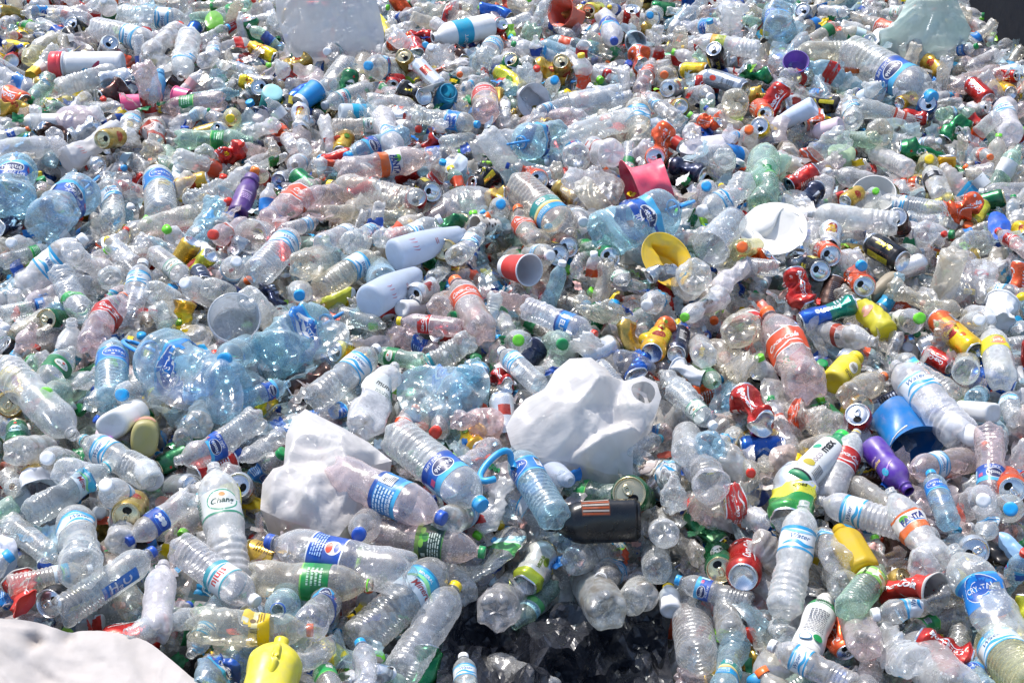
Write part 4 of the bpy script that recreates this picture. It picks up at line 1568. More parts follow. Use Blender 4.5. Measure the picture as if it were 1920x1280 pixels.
TINT = dict(c=(.955, .975, .985), b=(.66, .87, .97), g=(.74, .93, .82), p=(.97, .87, .87), d=(.93, .90, .82), y=(.95, .92, .62), h=(.955, .97, .985))
TINT_WORDS = dict(c='clear', b='blue tinted', g='green tinted', p='pinkish', d='dirty clear', y='yellowish', h='cloudy white')
CAPC = dict(w=WHITE, b=C("1f9ad8"), B=C("1a4fae"), r=C("d8341f"), o=C("ee6a22"), y=C("f0cc14"), g=C("128a4a"), l=C("6fcf2f"), k=C("1a1b1e"), p=C("b04fc0"), t=C("3aa4b8"), G=C("9aa2aa"))
CAP_WORDS = dict(w='white cap', b='sky blue cap', B='royal blue cap', r='red cap', o='orange cap', y='yellow cap', g='green cap', l='lime green cap', k='black cap', p='purple cap', t='teal cap', G='grey cap', n='no cap')
things = []                       # every top-level thing, with what its label is made of
capsules = []                     # (A, B, radius) for packing

def register(o, kind, words, base, axis, L, rad, group, landmark=None, pos=None):
    top = np.asarray(base) + np.asarray(axis) * L
    things.append(dict(o=o, kind=kind, words=words, mid=(np.asarray(base) + top) / 2, group=group, landmark=landmark))
    if rad:
        capsules.append((np.asarray(base) + np.asarray(axis) * rad * .6, top - np.asarray(axis) * rad * .4, rad))

def haze_of(tint, extra=0.0):
    h = rng.uniform(.16, .31)
    if tint == 'h':
        h = rng.uniform(.40, .60)
    if tint == 'd':
        h = rng.uniform(.16, .30)
    return h + extra

def make_bottle(code, M, cap='n', lab='n', tint='c', level=0, var=0, ax=None, group=None, words=None, landmark=None, ring=None):
    t = TYPES[code]
    cname = t['name']
    hz = haze_of(tint)
    col = tuple(c * rng.uniform(.97, 1.0) for c in TINT[tint]) + (hz,)
    parts = (cap != 'n') + (lab != 'n') + (code == 'J') + (ring is not None)
    bm = body_mesh(code, level, var)
    if parts:
        root = bpy.data.objects.new(cname, None)
        root.empty_display_size = .03
        link(root)
        part('body', bm, root, col)
    else:
        root = bpy.data.objects.new(cname, bm)
        root.color = col
        link(root)
    if lab != 'n':
        f = rng.uniform(.82, 1.0)
        part('label', label_mesh(code, level, var, lab), root, (f, f, f, 1))
    if cap != 'n':
        part('cap', cap_mesh(code, level, var), root, tuple(CAPC[cap]) + (1,))
    elif ring:
        part('neck_ring', ring_mesh(code, level, var), root, tuple(CAPC[ring]) + (1,))
    if code == 'J':
        part('handle', jug_handle_mesh(), root, tuple(C("2a8fd4")) + (1,))
    root.matrix_world = M
    root['category'] = t['cat']
    if words is None:
        size = {'WL': 'large ', 'SL': 'large ', 'W': '', 'S': '', 'J': 'big '}[code]
        state = ['', 'dented ', 'crumpled ', 'flattened '][level]
        kind = {'W': 'water bottle', 'WL': 'water bottle', 'S': 'soda bottle', 'SL': 'soda bottle', 'J': 'handled water jug'}[code]
        bits = []
        if cap != 'n':
            bits.append(CAP_WORDS[cap])
        if lab != 'n':
            bits.append(LABEL_WORDS[lab])
        words = size + state + TINT_WORDS[tint] + ' ' + kind + (' with ' + ' and '.join(bits) if len(bits) == 1 else '')
        if len(bits) == 2:
            words = size + state + TINT_WORDS[tint] + ' ' + kind + ', ' + CAP_WORDS[cap] + ', ' + LABEL_WORDS[lab]
    sc = M.to_scale()[0]
    base = np.array(M.translation)
    axis = np.array(M.to_3x3().col[2].normalized())
    register(root, cname, words, base, axis, t['L'] * sc, t['R'] * sc, group or {'W': 'water bottles in the heap', 'WL': 'water bottles in the heap', 'S': 'soda bottles in the heap', 'SL': 'soda bottles in the heap', 'J': 'water jugs in the heap'}[code], landmark)
    return root

def make_can(code, M, design='cc', level=0, var=0, words=None, landmark=None):
    body, base_m, lid, tab = can_meshes(code, level, var, design)
    root = link(bpy.data.objects.new('drink_can', None))
    root.empty_display_size = .03
    part('body', body, root)
    part('base', base_m, root)
    l = part('lid', lid, root)
    part('pull_tab', tab, l)
    root.matrix_world = M
    root['category'] = 'drink can'
    state = ['', 'dented ', 'crushed ', 'flattened '][level]
    L, r = CANS[code]
    sc = M.to_scale()[0]
    axis = np.array(M.to_3x3().col[2].normalized())
    register(root, 'drink_can', words or (state + ('slim ' if code == 'CS' else '') + CAN_WORDS[design]), np.array(M.translation), axis, L * sc, r * sc, 'drink cans in the heap', landmark)
    return root

def make_opaque(style, M, cap=None, level=0, var=0, words=None, landmark=None):
    s = POPQ[style]
    body, lab, capm, L, Rm = opaque_meshes(style, level, var)
    cc = s.get('cap') if cap in (None, 'd') else (None if cap == 'n' else CAPC[cap])
    if lab is None and cc is None and style not in ('sp',):
        root = link(bpy.data.objects.new(s['n'], body))
    else:
        root = link(bpy.data.objects.new(s['n'], None))
        root.empty_display_size = .03
        part('body', body, root)
        if lab is not None:
            part('label', lab, root)
        if cc is not None:
            part('cap', capm, root, tuple(cc) + (1,))
    if style == 'sp':
        G = Geo()
        V, Q = lathe([(L - .002, .006), (L + .022, .006), (L + .022, .014), (L + .040, .015), (L + .043, .010), (L + .043, .0005)], 24)
        G.add(V, Q, None, tuple(C("ee7a22")) + (1,))
        part('pump', G.mesh('pump', [CAPM]), root)
    if style == 'ye':
        pass
    if style == 'yj':
        G = Geo()
        t = np.linspace(0, math.pi, 16)
        V, Q = tube(np.stack([.070 + .035 * np.sin(t), np.zeros(16), .16 + .055 * np.cos(t)], 1), .011, 12)
        G.add(V, Q, None, tuple(s['col']) + (1,))
        root2 = root
        part('handle', G.mesh('jug_handle', [OPAQ]), root2)
    root.matrix_world = M
    root['category'] = s['cat']
    sc = M.to_scale()[0]
    axis = np.array(M.to_3x3().col[2].normalized())
    register(root, s['n'], words or s['words'], np.array(M.translation), axis, L * sc, Rm * sc * (.7 if style == 'oil' else 1), 'opaque bottles in the heap', landmark)
    return root

def make_cup(style, M, level=0, var=0, words=None, landmark=None, tint=None):
    me, h, r1 = cup_mesh(style, level, var)
    n, cat = CUPS[style][7:9]
    if style == 'bk':
        root = link(bpy.data.objects.new(n, None))
        part('body', me, root)
        G = Geo()
        t = np.linspace(0, math.pi, 30)
        P = np.stack([r1 * 1.06 * np.cos(t), r1 * .9 * np.sin(t) , h - .012 + .0 * t], 1)
        V, Q = tube(P, .0026)
        G.add(V, Q, None, (.75, .75, .74, 1))
        part('handle', G.mesh('bucket_handle', [CAPM]), root)
    else:
        root = link(bpy.data.objects.new(n, me))
    if CUPS[style][5] == 'PET':
        root.color = tuple(TINT[tint or 'c']) + (.62 if style == 'ms' else .12,)
    root.matrix_world = M
    root['category'] = cat
    sc = M.to_scale()[0]
    axis = np.array(M.to_3x3().col[2].normalized())
    st = ['', 'dented ', 'crushed ', 'flattened '][level] if not words else ''
    register(root, n, words or st + CUPS[style][6], np.array(M.translation), axis, h * sc, r1 * sc * .9, 'cups and tubs in the heap', landmark)
    return root
# ------------------------------------------------------------------ the things one can tell apart in the photograph
# type, top end (px), base end (px), cap, label/design/style, tint, crush level, facing (+1 base, -1 top towards us), lift in cm
ROWS = """
W 376 38 208 28 n lw c 0 0 3
WL 300 84 176 52 n lw h 0 0 4
WL 286 124 318 44 n - h 1 0 5
WL 352 160 342 52 n lw h 1 0 5
W 430 52 372 84 b - c 1 0 3
S 430 30 360 38 n gp g 1 0 4
P 98 123 232 121 d rt - 0 0 5 lm=white_tube_with_red_lid
WL 240 128 110 168 n - h 1 0 4
C 244 142 186 152 - wh - 1 0 3
C 186 186 236 166 - br - 2 0 2
P 297 130 296 190 n bt - 0 0 4
K 330 180 356 184 - pk - 0 0 3
K 228 198 262 194 - pk - 0 0 1
W 452 172 352 186 n - b 0 0 3
W 370 206 424 232 w lw c 0 0 3
W 449 226 425 214 y - y 0 -1 2
S 478 262 328 262 n gp g 0 0 5 w=large_ribbed_bottle_with_pale_green_base_and_green_band
S 372 292 396 290 n - c 0 1 4
SL 290 222 288 292 n rw d 2 0 4
W 238 200 247 276 n lw c 0 0 5 ring=w
P 214 228 138 312 n mw - 1 0 6 w=milky_white_jug-like_bottle_with_a_can_stuck_on_it lm=milky_bottle_with_the_gold_can_lid
C 200 266 216 252 - gd - 0 -1 11
W 122 300 112 264 n - c 1 1 4
P 36 228 114 228 n wt - 0 0 3
C 10 176 48 194 - co - 0 0 4
W 57 196 94 150 g - g 1 0 3
W 40 122 104 76 n - y 1 0 3
W 60 104 128 52 n - c 1 0 4
C 140 50 158 62 - bk - 0 -1 3
WL 26 58 12 36 n ne c 0 0 3
WL 52 34 118 16 n bl c 0 0 3
K 78 128 56 142 - yw - 1 0 3
C 214 84 190 96 - wh - 0 -1 4
W 398 74 394 138 n lw h 1 0 3
W 486 142 424 122 n - c 0 0 3
C 452 152 490 162 - ye - 2 0 3
J 30 306 24 378 n ne b 1 0 9 w=handled_blue_jug_cut_by_the_edge
J 146 338 110 428 n ne b 1 1 10 k=.85 lm=blue_handled_jug_by_the_edge
P 535 72 596 52 B wt - 0 0 5
W 617 105 650 92 w ch c 0 -1 5
WL 604 182 650 118 n - c 1 0 4
W 605 200 694 164 G si c 0 0 3
W 672 158 684 108 n - d 0 0 2
WL 700 138 744 118 b ne c 0 -1 5
C 758 110 766 126 - gd - 0 -1 4
CS 780 116 828 168 - wh - 0 0 6 w=slim_white_can_with_pale_pattern
K 800 168 804 180 - fp - 1 -1 5 k=.55 w=curved_piece_of_white_foam_over_a_black_can
C 752 168 800 186 - bk - 1 0 5
K 592 166 562 198 - bl - 0 0 5 lm=blue_paper_cup
P 516 178 496 212 d tj - 0 -1 3
C 490 170 498 160 - bk - 0 -1 4
C 560 200 568 248 - le - 1 0 4
P 706 212 638 214 d wp - 0 1 4
W 790 200 690 186 n - c 1 0 4
WL 903 236 776 214 b bl c 0 0 6
SL 905 150 913 228 n cc p 0 1 5 lm=cola_bottle_with_wide_red_band
W 898 253 830 272 r - c 0 0 3
P 842 176 828 190 d cj - 0 -1 4
P 812 72 922 48 n cy - 0 0 7 lm=large_white_bottle_with_cyan_band
WL 724 30 792 40 n ne c 0 0 3
W 790 108 736 70 n - h 0 1 4
C 772 82 782 106 - cc - 1 0 3
W 934 72 902 122 n lw c 0 0 4
C 955 116 970 140 - he - 0 -1 4
C 852 96 866 116 - br - 2 0 4
W 810 99 826 118 w - c 0 -1 3
W 738 236 622 240 n ch d 1 0 4
WL 742 288 716 218 n lw h 1 0 5
W 646 297 762 252 b ne b 0 0 5
SL 816 290 632 326 o fa p 1 0 6
W 560 262 578 288 n - c 1 0 4
W 496 258 524 288 n - d 2 0 3
W 562 320 558 296 n lw c 0 -1 4
K 1050 24 1080 30 - rt - 1 -1 6 k=.75 lm=coral_red_tub
C 1102 26 1126 14 - yg - 0 -1 5
SL 1150 94 1138 18 B ty h 0 0 7
C 1184 22 1182 54 - cc - 0 -1 5
W 1214 46 1236 18 b ne c 0 -1 4
WL 1352 56 1286 44 n bl c 1 0 4
WL 1296 76 1424 94 n ju h 0 0 8 lm=juice_bottle_behind_the_black_can
C 1336 97 1352 118 - bk - 0 -1 11
K 1190 84 1188 66 - wh - 0 -1 3 w=gold_rimmed_translucent_jar
C 1196 100 1206 126 - co - 2 0 4
S 1228 104 1196 184 n co p 1 0 6
S 1127 160 1058 98 l gr h 0 0 5
C 1050 120 1060 136 - gd - 0 -1 6
C 1002 124 1072 138 - oc - 2 0 4
C 960 120 944 134 - gn - 0 -1 4
W 1037 157 1028 186 b - c 0 -1 4
K 1000 192 990 184 - gt - 1 -1 4 k=.7 w=translucent_grey_tray_standing_on_edge
S 1240 152 1262 128 o - d 0 -1 4
C 1248 172 1272 158 - sv - 0 -1 5
W 1328 187 1300 168 w - c 0 -1 4
CS 1326 142 1398 166 - ni - 0 0 6
SL 1392 190 1364 206 n - d 0 1 5
C 1430 220 1426 196 - co - 0 -1 5
W 996 216 1068 192 n lw c 0 0 4
K 1072 206 1168 180 - cl - 0 -1 5
J 970 276 1048 250 n ne b 1 0 7
WL 1052 262 1188 220 n - c 1 0 8
WL 1200 172 1192 298 n lw d 1 0 6
W 1216 168 1266 236 n lw c 0 0 5
C 1246 232 1234 302 - co - 2 0 6 w=bent_orange_red_cola_can
C 1224 300 1236 290 - co - 0 -1 6
C 1314 224 1346 236 - co - 2 0 5
S 1306 244 1288 264 n - c 0 1 6
W 1392 250 1416 276 o - c 0 -1 3
C 1418 240 1436 252 - ye - 0 -1 4
WL 1106 268 1140 308 n rw h 1 1 5
SL 1078 276 1086 312 n ne c 1 1 3
W 1366 312 1354 300 n - c 0 1 4
SL 1438 272 1420 362 n - g 0 0 6
C 1500 24 1518 36 - sv - 0 -1 4
J 1456 18 1462 60 n bl b 0 0 7 w=jug_with_royal_blue_carrying_loop
W 1590 30 1546 14 n lw h 0 0 5
W 1668 8 1620 18 n ch c 0 0 5
WL 1480 98 1626 96 n - d 0 0 5
K 1490 118 1494 128 - pu - 0 -1 5 lm=purple_shallow_cup
WL 1752 184 1588 94 b ne c 0 0 7 k=1.25 lm=long_clear_bottle_with_royal_blue_band
K 1656 94 1654 62 - wh - 0 0 5
W 1692 106 1742 56 n - h 0 0 6
W 1828 96 1764 96 g el c 0 0 5
C 1470 160 1432 218 - cc - 1 0 6 lm=tilted_red_cola_can
P 1434 246 1522 202 n pb - 0 1 6
C 1490 232 1540 218 - co - 3 0 4
P 1522 250 1572 238 n pk - 0 1 6
W 1592 186 1602 244 n lw c 1 0 5
WL 1624 182 1672 166 n lw h 3 0 5
C 1714 182 1686 194 - ye - 0 0 4
C 1730 198 1746 208 - bl - 0 -1 4
C 1738 224 1690 216 - cc - 1 0 4
C 1826 152 1846 192 - cc - 0 0 5
S 1780 168 1872 138 n - p 0 0 5
C 1902 148 1874 140 - cc - 1 0 4
W 1806 206 1748 218 n lw g 0 0 4
C 1844 206 1822 200 - st - 1 0 4
WL 1880 188 1886 258 n lw h 0 0 5
S 1737 246 1606 196 n rw c 1 0 5
SL 1656 262 1636 250 n - d 1 1 5
SL 1580 252 1630 272 n - g 1 0 4
WL 1640 274 1692 324 n - h 0 0 6
C 1682 282 1770 296 - gn - 2 0 4
W 1724 306 1752 318 y - y 0 -1 5
W 1762 274 1688 262 w lw c 1 0 5
S 1842 300 1846 282 o co c 0 0 4
WL 1708 32 1650 20 n ch c 1 0 6
W 1812 130 1870 104 n - c 0 0 4
W 184 330 236 440 n lw c 1 0 6 k=1.25
W 250 366 240 350 n - c 0 1 4
WL 294 312 304 406 n bl c 0 0 6 lm=upright_bottle_with_bright_blue_band
WL 262 440 352 394 n - d 1 0 6 w=squarish_yellowed_bottle_without_label
WL 420 338 366 388 n - c 3 0 5
P 466 330 452 406 n sp - 0 0 6 lm=purple_bottle_with_orange_pump
S 412 452 444 424 r rw p 1 -1 5
K 478 446 490 436 - cl - 0 -1 5
WL 162 440 0 576 w lw h 0 0 6
W 196 514 136 474 n - c 0 1 7
W 198 448 252 498 y - c 0 0 6
W 255 486 256 602 w lw c 0 0 7
W 356 528 288 474 n ch c 0 0 6
C 366 506 388 530 - nv - 0 0 6
W 458 492 406 534 w lw c 0 -1 5
W 362 533 396 562 w - c 0 -1 6
K 446 596 432 616 - ms - 0 -1 8 k=1.06 lm=wide_white_plastic_tub
S 230 550 160 654 n cc p 0 0 8 ring=o
W 164 606 116 520 n gp c 0 0 6
W 112 563 12 590 t el c 0 0 5
K 86 602 24 634 - cl - 0 0 5 tint=d
C 98 600 116 606 - he - 0 -1 4
W 132 604 60 642 n - c 0 0 4
W 92 462 14 494 n gp c 0 0 5
W 42 455 64 480 w - c 0 -1 4
W 208 512 216 536 n - c 1 1 4
W 342 584 306 548 n - c 0 1 5
WL 4 444 30 470 n - d 2 0 3
WL 608 343 788 380 y - d 1 0 7 lm=dirty_ribbed_bottle_with_yellow_cap
C 812 366 790 348 - bk - 0 -1 6
C 784 372 772 388 - cc - 0 -1 5
SL 598 336 498 424 n co p 0 0 6
S 652 356 574 376 n - p 0 1 7
S 694 392 606 402 n - d 0 0 4
W 796 408 698 404 n - d 0 0 4
WL 540 428 500 520 n lw c 0 1 7
W 590 412 538 438 n lw c 0 0 5
W 660 426 612 464 n lw c 0 1 7
W 706 428 662 464 n lw c 0 1 7
W 830 417 704 458 w lw c 0 0 8
P 868 432 742 482 n ml - 0 1 10 lm=upper_milky_blue_bottle
P 780 508 700 568 n ml - 0 1 9 lm=lower_milky_blue_bottle
SL 604 478 580 504 n - d 0 1 6
WL 712 472 598 544 n lw d 0 0 6
W 576 545 548 546 b - c 0 -1 5
W 512 616 476 556 n - c 0 1 6
WL 692 496 732 536 n - b 0 1 4
W 904 430 846 496 n lw c 1 0 8
C 834 470 850 480 - gd - 0 -1 6
W 836 486 814 530 n - c 2 0 5
K 892 426 932 424 - dc - 0 0 6
C 914 366 946 374 - oc - 3 0 6
W 938 388 934 404 b - c 0 -1 5
C 778 556 806 536 - wh - 1 -1 7
S 852 560 824 576 n - p 0 1 7
S 852 522 908 626 o co p 0 0 9 lm=cola_bottle_with_orange_cap
S 742 601 868 616 y cc p 0 0 8 lm=cola_bottle_with_yellow_cap
P 794 576 756 580 n wt - 0 0 5
S 852 594 870 578 g - c 0 -1 4
J 612 598 520 662 n bl b 2 0 7 k=1.05
W 726 612 636 588 n - c 0 0 5
K 992 508 950 498 - rd - 0 -1 8 lm=red_and_white_paper_cup
W 510 592 560 606 n - c 0 0 4
C 1010 341 998 330 - co - 0 -1 5
WL 1076 444 970 344 n oi d 0 0 8 lm=dirty_bottle_with_teal_band
S 964 394 1012 468 o co d 1 0 6
K 1180 376 1266 346 - rb - 1 0 3 k=.88 lm=large_red_crushed_bowl
WL 1052 348 1130 326 n - c 3 0 7
J 1276 386 1128 440 n ne b 1 0 11 lm=big_jug_under_the_red_bowl
W 1093 421 1078 392 w lw c 0 -1 5
W 1314 356 1340 372 b - c 0 -1 6
W 1316 406 1404 344 w lw c 0 0 8
WL 1440 300 1432 388 n gp g 0 0 7 w=upright_pale_bottle_with_white_and_green_sleeve
K 1328 468 1382 408 - cl - 0 -1 9 k=1.12 lm=clear_ribbed_cup_lying_open
K 1449 430 1453 439 - fp - 2 -1 8 k=.9 lm=broken_white_foam_clamshell
C 1064 466 1050 454 - br - 0 -1 6
C 1046 482 1034 472 - bk - 0 -1 6
W 1030 484 994 474 w lw c 0 -1 6
W 1112 474 1072 506 n - c 2 0 5
S 1084 452 1116 472 g gp g 2 0 4
C 1142 486 1132 466 - gn - 0 -1 6
K 1246 488 1236 503 - yt - 2 -1 5 k=.85 lm=crushed_yellow_tub
C 1216 514 1262 506 - sv - 2 0 9
S 1172 536 1146 498 n ch c 2 0 6
SL 1296 540 1288 524 n - c 0 1 8
W 1215 570 1246 556 w lw c 2 -1 6
W 1376 492 1446 506 n ne c 0 0 6
S 1438 458 1380 466 y - y 0 0 7
S 1378 468 1392 480 o - y 0 -1 4
WL 1118 630 984 576 r el c 0 0 8 lm=bottle_with_red_cap_and_mid_blue_band
WL 1074 570 1140 606 n - d 3 0 6
SL 1271 600 1364 552 l mm h 2 0 9 lm=crumpled_cloudy_bottle_with_lime_cap
C 1252 606 1218 640 - li - 2 0 7
SL 1424 600 1364 624 n cc d 0 1 8
WL 1330 548 1412 492 n - h 2 0 7
S 1054 636 1030 652 g - g 0 -1 4
S 978 632 966 652 l - c 0 -1 4
K 1634 366 1642 380 - fb - 0 -1 6 lm=white_foam_bowl
C 1612 360 1584 378 - oc - 0 0 7
S 1630 364 1640 374 l - c 0 -1 8 k=.7
W 1640 372 1762 402 n lw c 0 1 7
S 1740 312 1770 374 n bk h 0 0 8
C 1840 372 1782 404 - co - 3 0 8 w=flattened_bright_orange_cola_can lm=flattened_orange_cola_can
WL 1510 398 1684 420 w - h 0 0 8 lm=cloudy_white_capped_ribbed_bottle
C 1672 410 1698 426 - br - 0 -1 7
W 1746 452 1716 436 n - c 1 1 7
C 1558 428 1556 464 - le - 1 0 7
C 1549 482 1552 468 - co - 0 -1 7
W 1602 495 1576 484 b - c 0 -1 8
C 1632 456 1692 492 - bk - 0 0 8
WL 1762 470 1862 440 n - c 2 0 6
W 1830 472 1790 506 n - c 2 0 6
C 1614 542 1612 514 - co - 1 -1 7
C 1530 510 1524 498 - bk - 0 -1 6
C 1488 508 1512 576 - cc - 2 0 9 w=crushed_cola_can_glinting_in_the_sun lm=glinting_crushed_cola_can
CS 1500 606 1604 568 - gb - 1 0 8 lm=green_and_blue_can
P 1618 564 1650 620 d yo - 1 1 8 k=.92 lm=yellow_translucent_bottle
S 1712 596 1676 612 l mm c 0 -1 7
C 1700 612 1672 602 - he - 1 0 5
CS 1754 596 1826 660 - li - 0 0 8 lm=long_yellow_tea_can
W 1832 486 1772 506 n - c 2 0 6
S 1883 428 1920 482 r cc p 0 0 8
WL 1800 596 1676 540 n - d 2 0 6
W 1810 602 1836 618 w - c 0 -1 6
W 1828 600 1848 592 w - c 0 -1 5
K 1876 570 1868 608 - wh - 2 0 6
SL 1442 590 1524 742 o co p 1 0 9 lm=large_cola_bottle_with_orange_cap
S 1632 640 1512 612 n rw h 1 0 6
W 1900 556 1848 534 n lw c 1 0 4
W 1470 348 1444 372 n - c 1 0 4
W 1690 412 1740 420 n - c 1 0 3
S 138 650 58 754 n gr c 0 0 8 lm=bottle_with_green_band_and_white_oval
S 112 742 128 726 l - g 0 -1 6
W 38 680 80 688 n gp g 2 0 4
WL 164 818 -16 690 n - c 0 0 8 lm=long_ribbed_bottle_at_the_edge
WL 212 634 208 754 n bl b 0 0 7
J 262 652 430 742 n bl b 1 0 9 lm=big_jug_with_blue_oval
W 438 674 448 652 b - b 0 -1 12 k=1.1
W 258 744 240 730 b - c 0 -1 7
P 250 772 228 794 n ow - 0 1 7 lm=white_squarish_bottle_base
P 258 812 288 820 n ol - 0 1 6 lm=olive_oval_bottle
P 214 824 186 816 p pk - 0 0 5
W 352 782 348 826 n ne c 0 0 5
W 148 820 284 894 n lw c 0 0 9 ring=t lm=bottle_with_teal_neck_ring
P 263 866 288 904 k ws - 0 0 8
W 215 870 55 968 n mi c 0 0 9 ring=t
S 74 850 60 836 n - c 0 1 6
W 160 900 148 878 n - c 0 1 6
W 117 850 114 884 w - c 0 -1 5
C 22 800 40 836 - he - 0 0 5
K 92 936 74 908 - gt - 2 -1 4 k=.72 lm=cracked_grey_rimmed_tub
W 60 916 0 906 n - c 1 0 5
W 222 898 236 974 w lw c 0 -1 8
C 250 962 240 948 - gd - 0 -1 8
WL 332 878 494 788 n ne c 0 0 8
S 366 760 392 794 n - c 0 1 6
W 540 718 444 756 n ne b 0 0 7
WL 382 872 456 1086 n ch h 0 0 9 lm=large_cloudy_bottle_with_green_oval
S 237 1018 362 930 B es c 0 0 9 lm=bottle_with_blue_band_and_white_lettering
C 300 876 350 848 - he - 0 0 4
WL 712 652 590 752 w lw c 0 0 9
SL 742 680 676 804 n mm h 2 0 9
S 688 662 800 680 g gr g 0 0 6
W 596 772 690 762 n bl c 1 0 6
WL 800 680 870 760 n bl b 3 0 6
W 900 668 860 740 n - b 3 0 7
W 910 690 872 700 n lw b 2 0 7
SL 836 974 622 880 B be p 0 0 13 k=1.12 lm=large_pinkish_bottle_poking_from_white_bag
WL 908 948 738 810 b ne c 0 0 11 lm=ribbed_bottle_with_sky_blue_cap_by_the_bag
W 884 966 838 968 n lw c 0 1 9
S 900 782 860 788 n rw p 2 0 6
W 936 654 1012 724 w lw c 0 0 8
C 934 704 946 726 - cc - 2 0 5
WL 938 836 860 880 n - c 1 0 6
W 960 838 1042 972 n bl b 0 0 9 lm=tinted_bottle_with_bright_blue_band
P 1068 896 1004 872 n ml - 0 0 2
C 1174 918 1202 946 - he - 0 -1 3 k=1.3 lm=dark_green_can_with_bright_lid
S 1040 914 1160 924 n gp g 1 0 0 w=dark_green_beer_bottle_lying_behind_the_oil_bottle
W 1342 800 1258 728 w ch c 0 0 8 lm=white_capped_bottle_with_green_oval
W 1246 824 1160 846 t - c 0 0 3
S 1300 806 1276 846 n - c 0 1 6
W 1336 836 1392 812 n lw c 2 0 6
W 1258 880 1256 918 n lw c 2 1 6
WL 1312 850 1322 906 n - c 0 1 7
C 1392 738 1424 800 - cc - 2 0 9 k=1.2 w=big_dented_cola_can_with_gold_lid lm=big_dented_cola_can
S 1320 640 1310 668 n - c 0 1 6
C 1244 628 1218 662 - ye - 0 1 6
CS 1280 624 1262 664 - nv - 0 1 5
WL 1330 640 1390 694 n - d 3 0 7
K 1272 690 1312 712 - wh - 2 0 6
W 1336 720 1318 690 n gp g 0 0 5
W 1246 696 1292 746 n - c 1 0 6
W 1386 881 1446 868 r - d 3 0 7
W 1284 940 1316 952 n cc p 3 0 6
SL 1300 950 1462 934 n cc d 3 0 9 w=crushed_flat_cola_bottle_with_torn_red_band lm=crushed_cola_bottle_with_torn_band
S 1336 838 1318 826 n - b 0 1 6
W 1380 720 1362 746 n - b 2 0 4
P 1606 670 1562 718 d ye - 0 0 7 k=.9 lm=yellow_powder_bottle
SL 1668 712 1562 748 o - d 1 0 8
WL 1672 676 1806 818 n lw h 0 0 10 k=1.2 lm=long_cloudy_bottle_over_the_bucket
WL 1688 664 1772 744 n mi c 0 0 6
P 1836 834 1786 786 o wt - 0 0 9
K 1708 834 1680 772 - bk - 1 -1 5 k=.86 lm=blue_bucket
C 1742 660 1778 688 - cc - 0 0 6
W 1840 676 1784 698 n - c 0 1 7
S 1856 612 1880 716 n je h 0 0 8 lm=bottle_with_yellow_band_and_pink_spot
W 1862 738 1806 746 n si b 0 0 6
P 1796 768 1850 772 n ow - 0 0 7
W 1908 740 1880 788 n lw c 0 0 6
P 1582 818 1492 908 d co - 0 0 10 lm=white_coconut_water_bottle
WL 1480 770 1532 790 n co d 3 0 7
C 1600 778 1618 806 - cc - 1 -1 6
K 1560 792 1548 806 - cl - 0 -1 7 k=.6
W 1546 822 1512 856 n - d 0 -1 5
SL 1622 808 1536 936 n cc h 0 0 8 k=.72 ring=y lm=wide_mouthed_cola_bottle
P 1690 916 1646 838 n pu - 0 -1 8 k=.9 lm=purple_yoghurt_bottle
S 1596 900 1660 946 o - d 0 0 6
C 1496 890 1478 976 - sc - 1 0 9 k=1.2 lm=silver_green_tonic_can
WL 1686 876 1834 866 n lw p 0 0 7
W 1743 882 1780 982 b bl b 0 0 9 lm=small_tinted_bottle_with_sky_blue_cap
W 1840 958 1876 806 n ne p 0 0 8
C 1882 914 1900 902 - co - 0 -1 6
WL 1540 942 1702 988 n lw h 0 0 8
W 1826 918 1840 960 w - c 0 -1 6
W 1884 958 1870 930 b - c 0 -1 5
WL 98 972 192 1056 n lw c 0 1 9
W 110 1052 16 980 n - c 0 0 7
W 168 1072 26 1094 w mi d 0 0 9 lm=dirty_white_capped_bottle_by_the_cloth
WL 297 1028 112 1152 B h2 c 0 0 9 lm=bottle_with_upright_blue_strip
S 306 1050 290 1192 n - h 0 0 9
W 338 1152 300 1162 B - c 0 0 6
WL 482 1130 332 1022 w si c 0 0 11 lm=large_bottle_with_red_letters_on_white
S 250 1174 352 1168 n rw c 1 0 8
SL 592 1184 352 1172 o ye d 1 0 10 lm=bottle_with_torn_yellow_band
W 372 1218 402 1140 n lw c 0 0 5
WL 392 1262 452 1248 n ne b 3 0 5
P 516 1216 500 1340 n yj - 0 0 8 k=.88 lm=big_yellow_jug
SL 490 1013 772 1080 B pe c 0 0 10 lm=large_soda_bottle_with_royal_blue_band
SL 914 1034 690 1000 g ic p 0 0 12 lm=large_bottle_with_dark_green_tea_band
S 680 990 700 968 B - c 0 -1 9
SL 706 1098 466 1082 n gp d 0 0 9 ring=l lm=large_ribbed_bottle_with_lime_neck_ring
WL 850 1040 668 1206 n mi c 0 0 9 lm=large_clear_bottle_with_cyan_band
WL 860 1090 752 1262 y - c 0 0 10 k=.95 lm=ribbed_bottle_with_yellow_flip_cap
S 610 1128 594 1152 n ne c 0 1 9
W 540 1126 524 1140 n - b 0 -1 8 ring=B
W 676 1218 696 1290 b - c 0 0 8
W 866 1240 880 1320 w lw c 0 0 6 ring=w
WL 1002 980 880 1094 b lk c 3 0 7 lm=flattened_bottle_with_sky_blue_cap
C 1022 1030 986 1096 - vi - 1 0 6 k=1.2 lm=white_and_lime_can
W 1204 1020 1058 1046 w lw c 0 1 3
W 1112 1070 1194 1062 n lw c 0 -1 2 ring=w
SL 988 1104 930 1118 n - c 0 1 5
S 962 1168 1040 1102 n lk g 0 0 5
SL 1100 1090 1132 1124 n - c 0 1 6
W 1224 1088 1176 1112 n - c 0 1 4
P 1024 982 1200 974 n oil - 0 0 13 lm=black_oil_bottle
W 1252 984 1234 1000 n - c 0 1 5
